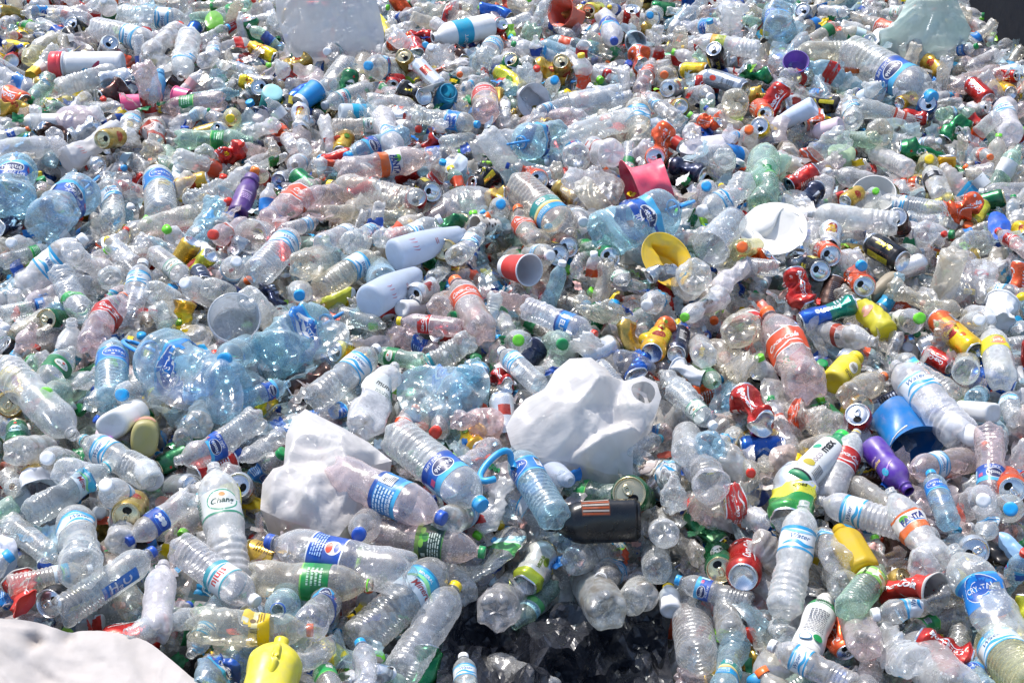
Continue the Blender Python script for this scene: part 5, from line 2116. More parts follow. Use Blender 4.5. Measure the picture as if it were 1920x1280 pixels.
W 1240 1024 1220 1056 n - c 0 1 2
S 1262 1012 1310 1038 n - d 2 0 5
C 1408 1040 1386 1074 - cc - 0 1 6 k=1.15
C 1346 1064 1352 1044 - he - 1 -1 5
W 1262 1086 1410 1132 b ne c 0 0 9 lm=tinted_bottle_across_two_upright_bases
P 1253 1100 1258 1146 y ws - 0 0 7
WL 1306 1116 1290 1214 n - c 0 1 6
W 1368 1110 1354 1176 n - c 0 1 6
W 964 1204 1106 1216 n - c 0 0 6
WL 900 1250 1040 1284 n - c 0 0 6
WL 1336 1296 1396 1226 n oi b 1 0 7
WL 1524 946 1456 1138 n lw h 0 0 11 k=.85 lm=tall_cloudy_bottle_with_sky_blue_band
S 1560 1014 1550 1038 n lw c 0 1 7
S 1576 1066 1562 1088 n - c 0 1 4
P 1588 1000 1606 1064 n oc - 0 1 8 lm=yellow_octagonal_bottle
SL 1684 930 1744 1058 n fa h 1 0 10 lm=crushed_bottle_with_white_and_orange_band
W 1676 1076 1570 1128 n sy g 0 1 9 k=.95 lm=pale_green_milk_bottle
K 1738 1098 1672 1114 - cc - 2 -1 7 lm=crumpled_red_cola_cup
W 1638 1160 1806 1108 w lw c 2 0 9 k=1.1
P 1550 1120 1506 1234 n mk - 0 0 8 lm=white_milk_bottle
S 1620 1156 1604 1196 n - p 0 1 8
W 1664 1204 1682 1232 n - c 2 1 8
SL 1744 1230 1756 1270 n - c 0 1 8
W 1438 1204 1606 1290 w lw c 0 0 10 lm=white_capped_bottle_near_the_bottom_corner
WL 1818 1036 1902 1262 n bl c 1 0 9 k=1.5 lm=large_crushed_bottle_with_bright_blue_oval
C 1718 1200 1824 1240 - cc - 2 0 8 k=1.15 w=crushed_bent_cola_can_between_two_bottle_bases
S 1680 1200 1816 1150 b gp c 0 0 3
WL 1900 1216 1888 1260 n lw y 0 1 9
W 1836 1258 1826 1290 b bl b 0 0 8
C 1580 1210 1566 1190 - co - 2 0 4
WL 1770 1010 1700 1050 n - c 2 0 7
W 1830 1000 1880 960 n lw c 2 0 6
W 1480 1160 1450 1180 n - c 2 0 4
W 1540 1090 1500 1100 n lw c 3 0 3
W 1600 1290 1660 1250 n - c 1 0 5
WL 780 1030 880 1100 n - c 1 0 3
W 620 1220 560 1240 n - c 1 0 6
W 590 1260 640 1300 n gp c 0 0 4
WL 700 830 640 730 n - c 1 0 3
W 1180 1130 1200 1100 n - c 0 1 1
W 460 860 520 820 n - c 1 0 6
W 470 820 430 790 n - c 0 0 4
W 180 760 230 720 n - c 2 0 6
W 160 720 190 690 n - c 2 0 7
S 110 1120 150 1100 n - d 1 0 5
C 108 1122 140 1116 - bk - 0 -1 6
K 20 1100 60 1136 - cc - 3 0 8 k=1.1 w=flattened_red_cola_cup_under_the_white_cloth
WL 210 940 250 1010 n - h 1 0 5
W 1780 1250 1820 1210 n - c 1 0 3
"""
# ------------------------------------------------------------------ the ground
def plain_mesh(name, V, F, mat, col=(1, 1, 1, 1), smooth=False):
    G = Geo()
    F = np.asarray(F)
    G.add(V, F if F.shape[1] == 4 else None, F if F.shape[1] == 3 else None, col)
    return G.mesh(name, [mat], None, smooth)

gr = link(bpy.data.objects.new('ground', plain_mesh('ground', [(-40, -40, 0), (40, -40, 0), (40, 60, 0), (-40, 60, 0)], [(0, 1, 2, 3)], DIRT)))
gr['kind'] = 'structure'

# ------------------------------------------------------------------ bags, cloth and loose film
def hits(px, py, lift):
    d = RIGHT[None] * ((px - 960) / FPX)[:, None] - UP[None] * ((py - 640) / FPX)[:, None] + FWD[None]
    z = HZ + lift
    for _ in range(8):
        k = (z - CAM[2]) / d[:, 2]
        P = CAM + d * k[:, None]
        z = .5 * z + .5 * (hmap(P[:, 0], P[:, 1]) + lift)
    k = (z - CAM[2]) / d[:, 2]
    return CAM + d * k[:, None]

def chaikin(P, n=2):
    P = np.asarray(P, float)
    for _ in range(n):
        Q = np.roll(P, -1, 0)
        P = np.stack([.75 * P + .25 * Q, .25 * P + .75 * Q], 1).reshape(-1, 2)
    return P

def inside(P, poly):
    x, y = P[:, 0], P[:, 1]
    c = np.zeros(len(P), bool)
    n = len(poly)
    for i in range(n):
        x1, y1 = poly[i]
        x2, y2 = poly[(i + 1) % n]
        hit = (y1 > y) != (y2 > y)
        c ^= hit & (x < (x2 - x1) * (y - y1) / (y2 - y1 + 1e-12) + x1)
    return c

def seg_dist(P, poly):
    d = np.full(len(P), 1e9)
    n = len(poly)
    for i in range(n):
        a, b = poly[i], poly[(i + 1) % n]
        ab = b - a
        t = np.clip(((P - a) @ ab) / (ab @ ab + 1e-12), 0, 1)
        d = np.minimum(d, np.linalg.norm(P - a - t[:, None] * ab, axis=1))
    return d

def crease(P, g, n, wl, aniso=None):
    """creased height field in picture-plane metres, about -1..1"""
    f = np.zeros(len(P))
    wx = .35 * wl * np.sin(P[:, 1] / wl * 1.3 + g.uniform(0, 6)) + .2 * wl * np.sin(P[:, 0] / wl * 2.1 + g.uniform(0, 6))
    wy = .35 * wl * np.sin(P[:, 0] / wl * 1.1 + g.uniform(0, 6))
    W = P + np.stack([wx, wy], 1)
    tot = 0
    for k in range(n):
        a = g.uniform(0, math.pi) if aniso is None else aniso + g.normal() * .35
        w = wl * .72 ** k
        am = .75 ** k
        ph = W @ np.array([math.cos(a), math.sin(a)]) / w * math.pi + g.uniform(0, 6)
        f += am * (1 - 2 * np.abs(np.sin(ph)) ** .8)
        tot += am
    return f / tot * 1.6

def drape(name, outline, lo, hi, H, mat, col, seed, step=9.0, sl=60.0, fold=.01, wl=50.0, nf=5, aniso=None, hole=None, rounds=2, bumps=0, skirt=.07, dent=None, rays=(), facets=None, creases=None, inner=False, ctrl=None, smooth=True):
    g = np.random.default_rng(seed)
    B = chaikin(outline, rounds)
    # resample boundary
    out = []
    for a, b in zip(B, np.roll(B, -1, 0)):
        n = max(1, int(np.linalg.norm(b - a) / step))
        for i in range(n):
            out.append(a + (b - a) * i / n)
    B = np.array(out)
    loops = [B]
    if hole is not None:
        loops.append(chaikin(hole, 2))
    mn, mx = B.min(0), B.max(0)
    xs = np.arange(mn[0], mx[0], step)
    ys = np.arange(mn[1], mx[1], step * .87)
    X, Y = np.meshgrid(xs, ys)
    X = X + (np.arange(len(ys)) % 2)[:, None] * step * .5
    I = np.stack([X.ravel(), Y.ravel()], 1) + g.normal(size=(X.size, 2)) * step * .12
    I = I[inside(I, B)]
    I = I[seg_dist(I, B) > step * .5]
    if hole is not None:
        I = I[~inside(I, loops[1])]
        I = I[seg_dist(I, loops[1]) > step * .4]
    allp = np.vstack(loops + [I])
    edges, faces, n0 = [], [], 0
    for lp in loops:
        edges += [(n0 + i, n0 + (i + 1) % len(lp)) for i in range(len(lp))]
        faces.append(list(range(n0, n0 + len(lp))))
        n0 += len(lp)
    r = delaunay_2d_cdt([Vector(p) for p in allp], edges, [], 1 if hole is None else 2, 1e-4)
    P2 = np.array([tuple(v) for v in r[0]])
    T = np.array([f for f in r[2] if len(f) == 3], int)
    c = P2[T].mean(1)
    keep = inside(c, B)
    if hole is not None:
        keep &= ~inside(c, loops[1])
    T = T[keep]
    a, b, cc = P2[T[:, 0]], P2[T[:, 1]], P2[T[:, 2]]
    area = (b[:, 0] - a[:, 0]) * (cc[:, 1] - a[:, 1]) - (b[:, 1] - a[:, 1]) * (cc[:, 0] - a[:, 0])
    T[area > 0] = T[area > 0][:, ::-1]          # picture y points down
    d = seg_dist(P2, B)
    if hole is not None:
        d = np.minimum(d, seg_dist(P2, loops[1]))
    t = (mx[1] - P2[:, 1]) / (mx[1] - mn[1])
    lift = lo + (hi - lo) * t
    P = hits(P2[:, 0], P2[:, 1], lift)
    mpp = np.linalg.norm(P - CAM, axis=1) / FPX           # metres per pixel
    bulge = H * (1 - np.exp(-d / sl))
    for k in range(bumps):
        q = I[g.integers(len(I))]
        s = g.uniform(25, 60)
        bulge += g.uniform(.015, .045) * np.exp(-((P2 - q) ** 2).sum(1) / (2 * s * s)) * (1 - np.exp(-d / 20))
    if dent is not None:
        for (qx, qy, s, am) in dent:
            bulge += am * np.exp(-((P2 - np.array([qx, qy])) ** 2).sum(1) / (2 * s * s))
    ctr = P2.mean(0)
    if facets:
        n, slope, amp = facets
        F = np.full(len(P2), 1e9)
        for k in range(n):
            a = 2 * math.pi * (k + g.uniform(-.35, .35)) / n
            q = P2 - ctr - g.normal(size=2) * 18
            F = np.minimum(F, 1 - slope * g.uniform(.6, 1.4) * (q @ np.array([math.cos(a), math.sin(a)])) / 100)
        bulge += amp * np.clip(F, -.2, 1.4) * (1 - np.exp(-d / 15))
    for (ax_, ay_, n, am) in rays:
        q = P2 - np.array([ax_, ay_])
        th = np.arctan2(q[:, 1], q[:, 0])
        ro = np.hypot(q[:, 0], q[:, 1])
        ph = n * th / 2 + .5 * np.sin(ro / 47 + th * 3) + g.uniform(0, 6)
        rg = 1 - np.abs(np.sin(ph)) ** .7
        rg += .5 * (1 - np.abs(np.sin(2.3 * ph + 1 + .6 * np.sin(ro / 60))) ** .7)
        bulge += am * rg * np.clip(ro / 40, 0, 1) * np.exp(-ro / 260) * (1 - np.exp(-d / 12))
    def crumple(n, am, gg, ws=1.0):
        o_ = np.zeros(len(P2))
        size = np.ptp(P2, axis=0).max() * ws
        for k in range(n):
            q = I[gg.integers(len(I))]
            a = gg.uniform(0, math.pi)
            nx = np.array([math.cos(a), math.sin(a)])
            tx = np.array([-nx[1], nx[0]])
            dd, tt = (P2 - q) @ nx, (P2 - q) @ tx
            dd = dd + 4 * np.sin(tt / 31 + k)
            w = gg.uniform(.05, .22) * size
            ln = gg.uniform(.12, .45) * size
            o_ += gg.choice([-1, 1]) * am * (w / size / .12) * np.maximum(0, 1 - np.abs(dd) / w) * np.exp(-(tt / ln) ** 4)
        return o_ * (.15 + .85 * (1 - np.exp(-d / 14)))
    if ctrl:
        cp = np.array(ctrl, float)
        pts = np.vstack([cp[:, :2], B[::3]])
        hts = np.r_[cp[:, 2], np.zeros(len(B[::3]))]
        rr = delaunay_2d_cdt([Vector(p) for p in pts], [], [], 0, 1e-4)
        cv = np.array([tuple(v) for v in rr[0]])
        chh = np.array([hts[o_[0]] if len(o_) else 0 for o_ in rr[3]])
        F = np.zeros(len(P2))
        for tri in rr[2]:
            a_, b_, c_ = cv[tri[0]], cv[tri[1]], cv[tri[2]]
            det = (b_[0] - a_[0]) * (c_[1] - a_[1]) - (c_[0] - a_[0]) * (b_[1] - a_[1])
            if abs(det) < 1e-6:
                continue
            u_ = ((P2[:, 0] - a_[0]) * (c_[1] - a_[1]) - (c_[0] - a_[0]) * (P2[:, 1] - a_[1])) / det
            v_ = ((b_[0] - a_[0]) * (P2[:, 1] - a_[1]) - (P2[:, 0] - a_[0]) * (b_[1] - a_[1])) / det
            k_ = (u_ > -1e-6) & (v_ > -1e-6) & (u_ + v_ < 1 + 1e-6)
            F[k_] = chh[tri[0]] + u_[k_] * (chh[tri[1]] - chh[tri[0]]) + v_[k_] * (chh[tri[2]] - chh[tri[0]])
        bulge += F
    if creases:
        bulge += crumple(creases[0], creases[1], g, *creases[2:])
    f = crease(P2, g, nf, wl, aniso) * fold * (.25 + .75 * (1 - np.exp(-d / 25)))
    dirn = np.array([0, -.42, .9])
    P = P + dirn[None] * (bulge + f)[:, None]
    P += g.normal(size=P.shape) * fold * .05
    G = Geo()
    G.add(P, None, T, tuple(col) + (1,))
    if inner:
        c2 = P.mean(0)
        P_in = c2 + (P - c2) * np.array([.86, .86, .9]) - dirn[None] * (.012 + crumple(14, .008, g))[:, None] - np.array([0, 0, .012])
        G.add(P_in, None, T, tuple(col) + (1,))
    # edge turned down
    cnt = {}
    for tri in T:
        for i in range(3):
            e = (int(tri[i]), int(tri[(i + 1) % 3]))
            k = (min(e), max(e))
            cnt.setdefault(k, []).append(e)
    be = [v[0] for v in cnt.values() if len(v) == 1]
    if hole is not None:
        be = [e for e in be if seg_dist(P2[[e[0]]], B)[0] < 1.0]
    ids = sorted({i for e in be for i in e})
    m = {v: i for i, v in enumerate(ids)}
    if ids and skirt:
        low = P[ids].copy()
        cen = P.mean(0)
        low += (cen - low) * .08
        low[:, 2] -= skirt * (.7 + .5 * g.random(len(ids)))
        G.add(np.vstack([P[ids], low]), [(m[a], m[b], len(ids) + m[b], len(ids) + m[a]) for a, b in be], None, tuple(col) + (1,))
    V, Q, T, Cc, qm, tm = G.arrays()
    org = V.mean(0)
    me = raw_mesh(name, V - org, Q, T, Cc, qm, tm, [mat], smooth)
    o = link(bpy.data.objects.new(name, me))
    o.location = org
    return o, P, P2

def bag(name, cat, words, outline, lo, hi, H, mat, col, seed, landmark=None, obst=.05, alpha=None, **k):
    o, P, P2 = drape(name, outline, lo, hi, H, mat, col, seed, **k)
    o['category'] = cat
    if alpha is not None:
        o.color = (1, 1, 1, alpha)
    things.append(dict(o=o, kind=name, words=words, mid=P.mean(0), group='bags and films on the heap', landmark=landmark))
    if obst:
        for p in P[::max(1, len(P) // (160 if name in ('rubbish_bag', 'cloth_sheet') else 40))]:
            q = p - np.array([0, 0, obst * .3 if name == 'rubbish_bag' else obst + .015])
            capsules.append((q, q, obst))
    return o

bag('plastic_bag', 'plastic bag', 'crumpled white carrier bag with an open handle loop',
    [(948, 800), (965, 770), (985, 748), (1022, 728), (1040, 695), (1068, 672), (1108, 670), (1136, 690), (1146, 706), (1172, 714), (1205, 704), (1232, 718), (1240, 745), (1228, 778), (1200, 818), (1187, 836), (1186, 892), (1140, 888), (1080, 868), (1000, 855), (975, 850), (958, 835)],
    .04, .14, .0, WHITEBAG, C("e0dddb"), 11, 'white bag with handle loop', step=5, sl=70, fold=.002, wl=70, nf=4, rounds=0,
    hole=[(1180, 722), (1218, 714), (1232, 738), (1214, 768), (1188, 758)], creases=(14, .004), inner=True, rays=[(1150, 712, 15, .007), (1186, 890, 9, .005)],
    ctrl=[(1100, 700, .05), (1118, 742, .080), (1085, 780, .060), (1040, 772, .052), (1145, 720, .03), (1166, 790, -.01), (1150, 768, .01), (1120, 820, .03), (1070, 826, .030), (1182, 822, .045), (1135, 834, .048), (1090, 862, .036), (1160, 860, .010), (1000, 800, .022), (1020, 755, .036), (1196, 770, .03), (1210, 790, .012), (1060, 720, .034), (1072, 848, .0)])
bag('plastic_bag', 'plastic bag', 'torn white carrier bag draped round a pinkish bottle',
    [(532, 872), (536, 815), (548, 785), (572, 766), (604, 782), (645, 803), (690, 828), (735, 864), (698, 872), (682, 900), (688, 948), (655, 978), (636, 1004), (606, 1012), (578, 990), (524, 972), (488, 955), (492, 905), (512, 878)],
    .06, .14, .0, WHITEBAG, C("e2dfdd"), 12, 'torn white bag', step=5, sl=45, fold=.002, wl=60, nf=4, rounds=0, creases=(18, .004), inner=True, rays=[(690, 880, 23, .009), (590, 1010, 13, .006)],
    ctrl=[(575, 790, .025), (556, 840, .046), (600, 830, .055), (640, 842, .058), (602, 872, .012), (650, 872, .052), (692, 858, .03), (540, 884, .034), (520, 914, .044), (555, 930, .012), (590, 918, .052), (630, 912, .022), (660, 920, .05), (600, 966, .040), (560, 966, .012), (640, 960, .014), (576, 948, .05)])
bag('plastic_bag', 'plastic bag', 'big full white bag standing at the top edge of the heap',
    [(528, 62), (516, 20), (520, -30), (560, -70), (690, -70), (706, 0), (716, 40), (722, 70), (716, 97), (690, 101), (640, 92), (600, 97), (560, 94), (538, 84)],
    .05, .36, .03, WHITEBAG, C("e4e1e0"), 13, 'big full white bag', step=5, sl=25, fold=.003, wl=45, nf=4, rounds=1, facets=(6, .9, .04), creases=(16, .012), inner=True, rays=[(660, -60, 25, .014)])
bag('plastic_bag', 'plastic bag', 'big pale green translucent bag at the dark edge of the heap',
    [(1640, 62), (1676, 46), (1698, 8), (1712, -40), (1780, -60), (1795, 0), (1812, 38), (1824, 60), (1802, 82), (1772, 92), (1738, 97), (1700, 82), (1668, 72)],
    .05, .32, .03, PALEBAG, C("d6e6dd"), 14, 'big pale green bag', step=5, sl=25, fold=.003, wl=50, nf=4, rounds=1, facets=(5, .9, .04), creases=(16, .012), inner=True, rays=[(1745, 30, 17, .016)])
bag('cloth_sheet', 'cloth', 'creased white cloth sheet at the near corner of the heap',
    [(-150, 1150), (0, 1157), (60, 1161), (120, 1182), (200, 1181), (270, 1195), (310, 1226), (345, 1256), (400, 1305), (440, 1420), (-170, 1440)],
    .10, .10, .03, CLOTH, C("aca6a2"), 15, 'white cloth sheet', step=6, sl=40, fold=.004, wl=120, nf=3, aniso=2.2,
    creases=(26, .011), rays=[(-60, 1175, 17, .010), (300, 1330, 11, .008)], dent=[(60, 1196, 12, -.03), (125, 1192, 12, -.025)])
bag('rubbish_bag', 'rubbish bag', 'torn shiny black rubbish bag in the hollow',
    [(832, 1190), (868, 1132), (905, 1118), (960, 1152), (1000, 1166), (1060, 1118), (1120, 1150), (1180, 1120), (1240, 1108), (1262, 1140), (1250, 1200), (1262, 1280), (1290, 1390), (1000, 1420), (820, 1390), (815, 1280)],
    .02, .05, .03, BLACKBAG, (.020, .022, .029), 16, 'black rubbish bag', step=12, smooth=False, sl=50, fold=.006, wl=90, nf=4, obst=.05, creases=(200, .020, .4), rays=[(900, 1200, 11, .008), (1180, 1150, 11, .008)])
bag('clear_film', 'plastic film', 'crumpled blue tinted clear film with bottle necks under it',
    [(742, 702), (790, 680), (850, 690), (905, 682), (925, 720), (900, 760), (870, 800), (830, 806), (780, 790), (745, 760)],
    .05, .09, .02, FILM, (.72, .90, .98), 17, 'blue tinted film', step=5, sl=30, fold=.006, wl=40, nf=4, alpha=.20, obst=.0, creases=(30, .012))
bag('clear_film', 'plastic film', 'long stretched clear film over handled jugs',
    [(470, 665), (500, 625), (560, 605), (640, 595), (660, 625), (640, 660), (560, 682), (490, 700)],
    .06, .10, .03, FILM, (.80, .93, .99), 18, None, step=5, sl=30, fold=.004, wl=26, nf=4, aniso=1.3, alpha=.14, obst=.0, creases=(22, .008), rays=[(640, 610, 19, .007)])
bag('clear_film', 'plastic film', 'wrinkled clear film wrapped over the big jug with blue oval',
    [(246, 655), (290, 640), (370, 645), (440, 690), (462, 745), (440, 780), (380, 775), (320, 765), (262, 720)],
    .12, .16, .02, FILM, (.84, .94, .99), 19, None, step=5, sl=30, fold=.004, wl=24, nf=4, aniso=.8, alpha=.08, obst=.0, creases=(22, .008))
SCRAPS = [
    ('grey crumpled clear film beside the ochre can', [(815, 375), (860, 345), (930, 352), (915, 385), (860, 400), (820, 395)], FILM, (.95, .96, .97), .25),
    ('large dull clear film next to the red bowl', [(1040, 350), (1075, 315), (1150, 322), (1180, 350), (1140, 385), (1080, 380)], FILM, (.95, .93, .9), .2),
    ('pinkish crumpled clear bag', [(100, 215), (120, 196), (182, 198), (190, 222), (150, 240), (110, 235)], FILM, (.97, .86, .88), .35),
    ('yellow snack wrapper by the big white bag', [(702, 18), (716, 28), (740, 58), (722, 64), (708, 44)], PRINT, C("e8d41c"), None),
    ('green torn wrapper', [(382, 32), (400, 16), (418, 30), (420, 48), (400, 52), (388, 54)], PRINT, C("6fb43a"), None),
    ('white sheet of label film with blue swoosh', [(820, 318), (850, 280), (884, 300), (858, 330)], PRINT, C("cfdbe8"), None),
    ('white and blue printed film', [(1598, 176), (1640, 156), (1668, 165), (1650, 182), (1618, 190)], PRINT, C("d6e4ee"), None),
    ('long pale grey torn tray', [(1272, 290), (1276, 262), (1384, 246), (1376, 268), (1330, 286)], PRINT, C("d4d0d6"), None),
    ('green and white printed packet', [(1552, 268), (1606, 272), (1604, 304), (1552, 300)], PRINT, C("b8d0a8"), None),
    ('royal blue crushed film', [(1850, 402), (1872, 392), (1900, 420), (1886, 450), (1856, 450)], PRINT, C("1f5ac0"), None),
    ('blue torn film by the white cloth', [(382, 1248), (420, 1230), (452, 1240), (448, 1262), (410, 1268)], PRINT, C("1d56b4"), None),
    ('pinkish red crushed film', [(858, 786), (880, 768), (920, 760), (948, 776), (940, 810), (890, 818)], FILM, (.96, .78, .76), .35),
    ('brown stained torn film', [(1442, 838), (1490, 828), (1498, 856), (1470, 880), (1442, 876)], FILM, (.96, .82, .74), .4),
    ('white and blue printed carton flap', [(1868, 1000), (1884, 992), (1925, 1030), (1930, 1062), (1905, 1050)], PRINT, C("8fb8dc"), None),
    ('dark grey film in the shade', [(1150, 650), (1200, 660), (1240, 690), (1200, 700), (1150, 690)], FILM, (.75, .76, .8), .15),
    ('smooth brown wooden offcut', [(1630, 545), (1664, 506), (1692, 512), (1680, 530), (1640, 556)], PAPER, C("9a8f7a"), None),
    ('yellow green packet strip', [(578, 566), (640, 544), (660, 534), (658, 546), (600, 572)], PRINT, C("c2c43a"), None),
    ('torn white carton piece', [(0, 1000), (30, 1010), (32, 1030), (14, 1066), (-20, 1070), (-20, 1000)], PAPER, C("d4d8e4"), None),
    ('speckled yellow carton', [(410, 906), (450, 902), (454, 960), (430, 956), (412, 930)], PRINT, C("c8c83a"), None),
    ('clear torn sheet near the tonic can', [(1418, 700), (1488, 720), (1486, 790), (1440, 780)], FILM, (.95, .95, .95), .25),
    ('clear wrinkled sheet by the glinting can', [(1780, 500), (1840, 480), (1880, 500), (1860, 560), (1800, 550)], FILM, (.93, .95, .97), .22),
]
for i, (w, poly, mat, col, al) in enumerate(SCRAPS):
    wood = 'wooden' in w
    bag('wood_offcut' if wood else ('torn_carton' if 'carton' in w else ('clear_film' if mat is FILM else 'torn_wrapper')), 'wood' if wood else ('carton' if 'carton' in w else 'plastic film'), w, poly, .045, .075, .02, mat, col, 40 + i,
        None, step=5, sl=14, fold=.003 if wood else .010, wl=20, nf=5, alpha=al, obst=0, skirt=.03)

# ------------------------------------------------------------------ dark tarpaulin behind the heap's far corner
tn = 40
tu = np.linspace(-.9, 1.6, tn)
tz = np.linspace(0.0, 1.5, 16)
TU, TZ = np.meshgrid(tu, tz)
along = np.array([E2[0] - E1[0], E2[1] - E1[1]])
along /= np.linalg.norm(along)
wob = .05 * np.sin(TU * 3.1 + 1.6 * np.sin(TZ * 3)) + .012 * np.sin(TU * 11 + TZ * 7)
TX = E1[0] + along[0] * TU + EN[0] * (.62 + wob)
TY = E1[1] + along[1] * TU + EN[1] * (.62 + wob)
G = Geo()
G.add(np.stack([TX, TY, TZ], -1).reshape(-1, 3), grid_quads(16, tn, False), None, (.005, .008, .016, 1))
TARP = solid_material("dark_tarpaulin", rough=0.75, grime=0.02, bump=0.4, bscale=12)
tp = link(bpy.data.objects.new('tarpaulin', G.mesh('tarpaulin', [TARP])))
tp['category'] = 'tarpaulin'
things.append(dict(o=tp, kind='tarpaulin', words='dark navy tarpaulin wall behind the pale green bag', mid=np.array([TX.mean(), TY.mean(), .7]), group=None, landmark=None, fixed=True))

# ------------------------------------------------------------------ place the rows
row_rng = np.random.default_rng(21)
for ln in ROWS.strip().splitlines():
    f = ln.split()
    code, (x1, y1, x2, y2) = f[0], map(float, f[1:5])
    cap, lab, tint = f[5:8]
    lab = 'n' if lab == '-' else lab
    tint = 'c' if tint == '-' else tint
    level, s, lift = int(f[8]), int(f[9]), float(f[10]) / 100
    kw = dict(q.split('=', 1) for q in f[11:])
    words = kw['w'].replace('_', ' ') if 'w' in kw else None
    lm = kw['lm'].replace('_', ' ') if 'lm' in kw else None
    k = float(kw.get('k', 1))
    var = int(row_rng.integers(0, 6))
    if code == 'P':
        L = opaque_meshes(lab, min(level, 1), 0)[3]
    elif code == 'K':
        L = CUPS[lab][0]
    elif code in CANS:
        L = CANS[code][0]
    else:
        L = TYPES[code]['L'] * 1.03
    base, axis, sc = pose((x1, y1), (x2, y2), L * k, s, lift)
    sc *= k
    if code == 'WL' and lab == 'ne' and s == 0:
        var = 0
    roll = row_rng.normal() * .25
    if level == 0 and not lm and code in TYPES and row_rng.random() < .5:
        level = 1
    if lab == 'oil':
        roll = 1.15
    M = frame(base, axis, sc, roll)
    if code in ('C', 'CS'):
        make_can(code, M, lab, level, var % 3, words, lm)
    elif code == 'P':
        make_opaque(lab, M, cap, min(level, 1), 0, words, lm)
    elif code == 'K':
        make_cup(lab, M, level, var % 2, words, lm, kw.get('tint'))
    else:
        make_bottle(code, M, cap, lab, tint, level, var, words=words, landmark=lm, ring=kw.get('ring'))

# a blue carrying handle torn from a jug
t = np.linspace(-.25 * math.pi, 1.25 * math.pi, 26)
P = np.stack([.055 * np.cos(t), .022 * np.sin(t), .01 * np.sin(2 * t)], 1)
P[:2, 1] -= .01
V, Q = tube(P, .0075, 10)
G = Geo()
G.add(V, Q, None, tuple(C("1c9ad2")) + (1,))
hd = link(bpy.data.objects.new('carry_handle', G.mesh('carry_handle', [CAPM])))
hd.matrix_world = Matrix.Translation(Vector(surf(932, 876, .13))) @ Matrix.Rotation(R(58), 4, 'Z') @ Matrix.Rotation(R(28), 4, 'X')
hd['category'] = 'handle'
things.append(dict(o=hd, kind='carry_handle', words='loose sky blue plastic carrying handle', mid=np.array(hd.matrix_world.translation), group=None, landmark='loose blue handle'))
# ------------------------------------------------------------------ fill the rest of the heap
fr = np.random.default_rng(99)
SZ = {c: (TYPES[c]['L'], TYPES[c]['R']) for c in TYPES}
SZ.update(CANS)
S7 = np.linspace(0, 1, 6)
cA = np.zeros((16000, 3)); cB = np.zeros((16000, 3)); cR = np.zeros(16000)
nC = 0
for a, b, r in capsules:
    cA[nC], cB[nC], cR[nC] = a, b, r
    nC += 1

def clearance(A, B, r):
    """smallest gap to what is already there (negative: overlap)"""
    mid = (A + B) / 2
    hl = np.linalg.norm(B - A) / 2
    m2 = (cA[:nC] + cB[:nC]) / 2
    h2 = np.linalg.norm(cB[:nC] - cA[:nC], axis=1) / 2
    near = np.linalg.norm(m2 - mid, axis=1) < hl + h2 + r + cR[:nC]
    if not near.any():
        return 1.0
    P = A[None] + (B - A)[None] * S7[:, None]
    Aq, Bq, Rq = cA[:nC][near], cB[:nC][near], cR[:nC][near]
    ab = Bq - Aq
    l2 = (ab * ab).sum(1) + 1e-9
    t = np.clip(((P[:, None] - Aq[None]) * ab[None]).sum(2) / l2[None], 0, 1)
    d = np.linalg.norm(P[:, None] - Aq[None] - t[..., None] * ab[None], axis=2) - Rq[None] - r
    return float(d.min())

FILL_LAB = ['n', 'n', 'n', 'lw', 'lw', 'lw', 'ne', 'bl', 'mi', 'ch', 'si', 'el']
FILL_LABS = ['n', 'n', 'n', 'cc', 'cc', 'co', 'gp', 'fa', 'es', 'rw', 'gr', 'pk']
FILL_CAN = ['cc', 'cc', 'co', 'bk', 'gn', 'gd', 'wh', 'ye', 'nv', 'sv', 'br', 'he', 'bl', 'oc', 'yg']
FILL_CAP = ['n', 'n', 'n', 'n', 'w', 'w', 'b', 'B', 'r', 'o', 'y', 'g', 'l']
fills = []
def try_fill(layer, n, tol, deep):
    global nC
    for _ in range(n):
        y = 1.45 + 5.4 * fr.random() ** 1.0
        hw = .37 * math.hypot(y, 2.0) + .45
        x = fr.uniform(-hw, hw)
        if fr.random() > hw / 2.9:
            continue
        h = float(hmap(x, y))
        if h < .12:
            continue
        code = fr.choice(['W', 'WL', 'S', 'SL', 'C', 'CS'], p=[.50, .10, .17, .05, .15, .03])
        L, r = SZ[code]
        sc = fr.uniform(.66, 1.02) if code not in CANS else fr.uniform(.9, 1.0)
        if y > 3.3 and code not in CANS:
            sc *= .9
        L, r = L * sc, r * sc
        yaw = fr.uniform(0, 2 * math.pi)
        pit = fr.normal() * (.32 if fr.random() < .6 else .95)
        ax = np.array([math.cos(yaw) * math.cos(pit), math.sin(yaw) * math.cos(pit), math.sin(pit)])
        ppx = project((x, y, h))
        if layer == 0 and 815 < ppx[0] < 1275 and ppx[1] > 1105 and (ppx[1] > 1150 or 850 < ppx[0] < 1250):
            continue
        for dz in deep:
            c = np.array([x, y, max(h + dz, r)])
            if dz < 0 and h + dz < .03:
                break
            A, B = c - ax * (L / 2 - r * .6), c + ax * (L / 2 - r * .7)
            if clearance(A, B, r * .92) > -tol * r:
                cA[nC], cB[nC], cR[nC] = A, B, r * .92
                nC += 1
                fills.append(dict(code=code, sc=sc, base=c - ax * L / 2, axis=ax, L=L, dz=dz, c=c))
                break

